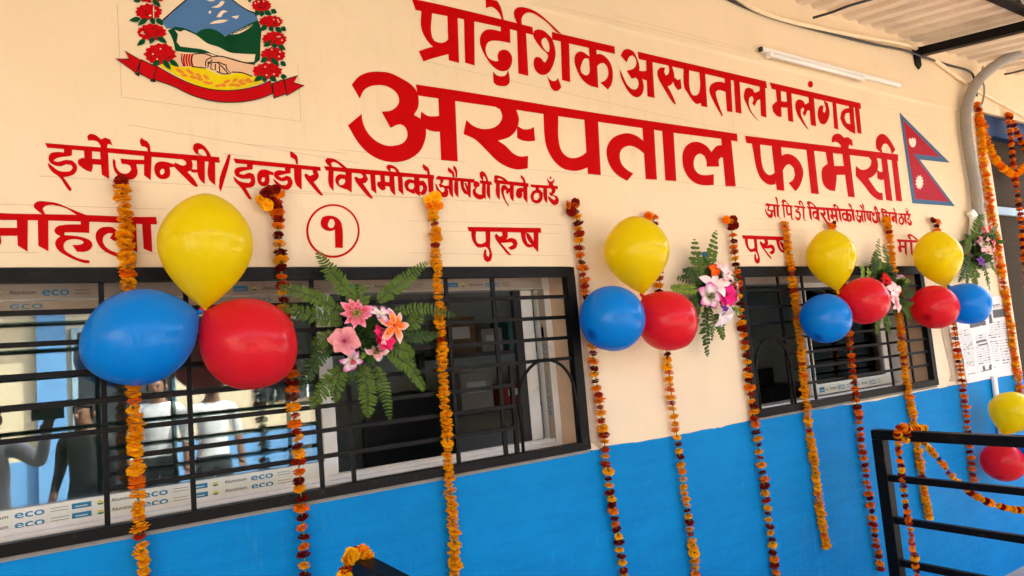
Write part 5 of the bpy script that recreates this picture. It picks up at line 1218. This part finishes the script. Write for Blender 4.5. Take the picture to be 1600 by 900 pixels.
def left_light_block():  # unseen block added to cut light from the left
    s = empty('left_light_block', 'added cream block left of the yard, out of view, holding back light from that side', 'building', loc=(-5.2, 0, 0))
    mb = MB(); mb.box(-3, 0, -8.2, -.002, 0, 3.45); mb.build('wall', M_opcream, s)
    mb = MB(); mb.box(.001, .02, -8.2, -.003, 0, 1.17); mb.build('lower_wall_paint', M_opblue, s)
    mb = MB(); mb.box(-3.2, .001, -8.4, -.004, 3.451, 3.6); mb.build('roof', M_raw, s)
left_light_block()

M_skin = mat('skin', (.26, .125, .075), .5, .05, 30); M_hair = mat('hair', (.012, .010, .009), .5)
M_shirt = mat('white_shirt', (.80, .80, .80), .8, .05, 12, .3, 18); M_trouser = mat('dark_trousers', (.035, .038, .045), .8, .1, 12); M_dress = mat('dark_clothes', (.022, .024, .026), .8, .15, 10, .3, 20); M_gshirt = mat('grey_shirt', (.70, .70, .70), .8, .08, 12, .3, 18); M_shoe = mat('shoe_leather', (.02, .016, .014), .4)
def person(label, loc, h, face, shirt, trouser, arm_l, arm_r, sleeve=.55, female=False, group='people standing in the yard'):
    """one skinned body; joints in units of the standing height, x to the figure's left, -y ahead of it"""
    k = h
    J = {'pelvis': (0, 0, .52), 'waist': (0, 0, .60), 'chest': (0, -.005, .72), 'collar': (0, .002, .80), 'neck': (0, 0, .845), 'jaw': (0, -.022, .885), 'skull': (0, -.004, .935), 'crown': (0, .006, .965),
         'sl': (.105, 0, .795), 'sr': (-.105, 0, .795), 'hl': (.052, 0, .495), 'hr': (-.052, 0, .495), 'kl': (.058, -.008, .28), 'kr': (-.058, -.008, .28), 'al': (.06, .01, .045), 'ar': (-.06, .01, .045), 'tl': (.07, -.085, .018), 'tr': (-.07, -.085, .018)}
    J['el'], J['wl'], J['fl'] = arm_l; J['er'], J['wr'], J['fr'] = arm_r
    RAD = {'pelvis': (.085, .062), 'waist': (.078, .058), 'chest': (.092, .062), 'collar': (.06, .045), 'neck': (.033, .033), 'jaw': (.036, .044), 'skull': (.046, .056), 'crown': (.030, .036), 'sl': (.042, .04), 'sr': (.042, .04), 'hl': (.058, .056), 'hr': (.058, .056),
           'kl': (.038, .038), 'kr': (.038, .038), 'al': (.026, .028), 'ar': (.026, .028), 'tl': (.026, .018), 'tr': (.026, .018), 'el': (.028, .028), 'er': (.028, .028), 'wl': (.019, .016), 'wr': (.019, .016), 'fl': (.022, .010), 'fr': (.022, .010)}
    E = [('pelvis','waist'),('waist','chest'),('chest','collar'),('collar','neck'),('neck','jaw'),('jaw','skull'),('skull','crown'),('collar','sl'),('collar','sr'),('sl','el'),('el','wl'),('wl','fl'),('sr','er'),('er','wr'),('wr','fr'),('pelvis','hl'),('pelvis','hr'),('hl','kl'),('kl','al'),('al','tl'),('hr','kr'),('kr','ar'),('ar','tr')]
    # fingers: short chains rooted in the palm
    for s in 'lr':
        w, f_ = Vector(J['w' + s]), Vector(J['f' + s]); d = (f_ - w).normalized(); side = d.cross(Vector((0, 1, 0)) if abs(d.y) < .8 else Vector((0, 0, 1))).normalized()
        for i, (off, ln) in enumerate(((-.016, .040), (-.0055, .048), (.0055, .045), (.016, .036))):
            nm = f'g{s}{i}'; J[nm] = tuple(f_ + side * off + d * ln * .5); J[nm + 'b'] = tuple(f_ + side * off * 1.1 + d * ln + Vector((0, -.010, 0))); RAD[nm] = (.0055, .0055); RAD[nm + 'b'] = (.0045, .0045); E += [('f' + s, nm), (nm, nm + 'b')]
        nm = f'u{s}'; J[nm] = tuple(w + d * .02 - side * .024 + Vector((0, -.008, 0))); RAD[nm] = (.006, .006); E += [('w' + s, nm)]
    names = list(J); idx = {n: i for i, n in enumerate(names)}
    me = bpy.data.meshes.new('body'); me.from_pydata([tuple(c * k for c in J[n]) for n in names], [(idx[a], idx[b]) for a, b in E], [])
    o = bpy.data.objects.new('person', me); COL.objects.link(o)
    sk = o.modifiers.new('skin', 'SKIN'); sk.use_smooth_shade = True
    for i, n in enumerate(names):
        d = me.skin_vertices[0].data[i]; d.radius = tuple(r * k for r in RAD[n]); d.use_root = n == 'pelvis'
    ss = o.modifiers.new('sub', 'SUBSURF'); ss.levels = 2; ss.render_levels = 2
    bpy.context.view_layer.update()
    m2 = bpy.data.meshes.new_from_object(o.evaluated_get(bpy.context.evaluated_depsgraph_get())); o.modifiers.clear(); o.data = m2; m2.name = 'person'
    m2.materials.clear()
    for m in (M_skin, shirt, trouser, M_shoe): m2.materials.append(m)
    segs = [(Vector(J['s' + s]) * k, Vector(J['e' + s]) * k, Vector(J['w' + s]) * k) for s in 'lr']
    for p in m2.polygons:
        p.use_smooth = True; c = p.center; z = c.z / k; mi = 0
        if z < .03: mi = 3
        elif z < .545: mi = 2
        elif z < .832: mi = 1
        for (a, b, w) in segs:
            if (c - w).length < .045 * k or (z < .83 and (c - (w + (w - b).normalized() * .04 * k)).length < .06 * k): mi = 0
            ab = w - b; t = max(0, min(1.4, (c - b).dot(ab) / ab.length_squared)); dd = (c - (b + ab * t)).length
            if dd < .05 * k and abs(c.x) > .075 * k and t > .02: mi = 0 if t > sleeve else 1
            ab2 = b - a; t2 = max(0, min(1, (c - a).dot(ab2) / ab2.length_squared))
            if (c - (a + ab2 * t2)).length < .055 * k and mi == 2: mi = 1
        p.material_index = mi
    # hair, nose, ears, eyes
    def ell(name, c, r, m, n=14, cut=None):
        mb = MB(); v = []; f = []
        for i in range(n + 1):
            th = math.pi * i / n
            for j in range(n * 2): ph = math.pi * j / n; v.append((c[0] * k + r[0] * k * math.sin(th) * math.cos(ph), c[1] * k + r[1] * k * math.sin(th) * math.sin(ph), c[2] * k + r[2] * k * math.cos(th)))
        for i in range(n):
            for j in range(n * 2):
                q = (i * 2 * n + j, i * 2 * n + (j + 1) % (2 * n), (i + 1) * 2 * n + (j + 1) % (2 * n), (i + 1) * 2 * n + j)
                cc = sum((Vector(v[a]) for a in q), Vector()) / 4
                if cut and cut(cc / k): continue
                f.append(q[::-1])
        mb.add(v, f); return mb.build(name, m, o, smooth=True)
    ell('hair', (0, .008, .940), (.051, .061, .062) if not female else (.055, .064, .066), M_hair, cut=(lambda c: c.y < -.018 and c.z < .955) if not female else (lambda c: c.y < -.018 and c.z < .950))
    if female: ell('hair_bun', (0, .075, .915), (.03, .028, .03), M_hair)
    ell('nose', (0, -.066, .905), (.009, .013, .015), M_skin, 8)
    for sx in (-1, 1):
        ell('eye', (sx * .018, -.057, .925), (.0075, .005, .004), M_hair, 8); ell('ear', (sx * .048, .002, .912), (.007, .015, .020), M_skin, 8)
    ell('mouth', (0, -.060, .880), (.015, .004, .0035), mat('lip', (.22, .07, .05), .5) if 'lip' not in MATS else MATS['lip'], 8)
    o.location = loc; o.rotation_euler = (0, 0, face)
    return tag(o, label, 'person', group)
def down(s, bend=0): return ((s * .135, .008, .655), (s * .142, -.02 - bend, .535), (s * .142, -.03 - bend, .500))
PIX = math.pi     # facing the hospital wall (+Y): the figure's front is -y, so turn it half round
def at_mirror(px, y): p = W(px, 640, 2 * GY - y); return (p.x, y, .0062)
person('man in white shirt and dark trousers standing in the yard, short hair', at_mirror(246, -4.7), 1.66, PIX + .25, M_shirt, M_trouser, down(1), down(-1), 1.2)
person('man in white shirt with rolled sleeves standing in the yard', at_mirror(331, -4.4), 1.62, PIX - .1, M_shirt, M_trouser, down(1), down(-1), .25)
person('woman in dark clothes standing in the yard with hair tied back', at_mirror(133, -3.7), 1.50, PIX + .6, M_dress, M_dress, down(1, .02), down(-1, .02), .9, True)
person('person in grey shirt holding up a phone to photograph the wall', (mirror(75, 632, -2.75).x - .323, -2.95, .0062), 1.54, PIX, M_gshirt, M_trouser, down(1), ((-.18, -.09, .73), (-.205, -.22, .865), (-.21, -.245, .89)), 1.0)
fp = bpy.data.objects['person.003']; bpy.context.view_layer.update(); q = fp.matrix_world @ Vector((-.21 * 1.54, -.305 * 1.54, .93 * 1.54))
ph = MB(); ph.box(-.08, .08, -.004, .004, -.038, .038); ph.box(.045, .072, .0041, .006, .002, .030); tag(ph.build('phone', M_dark, loc=q), 'dark smartphone held sideways in a raised hand', 'phone')
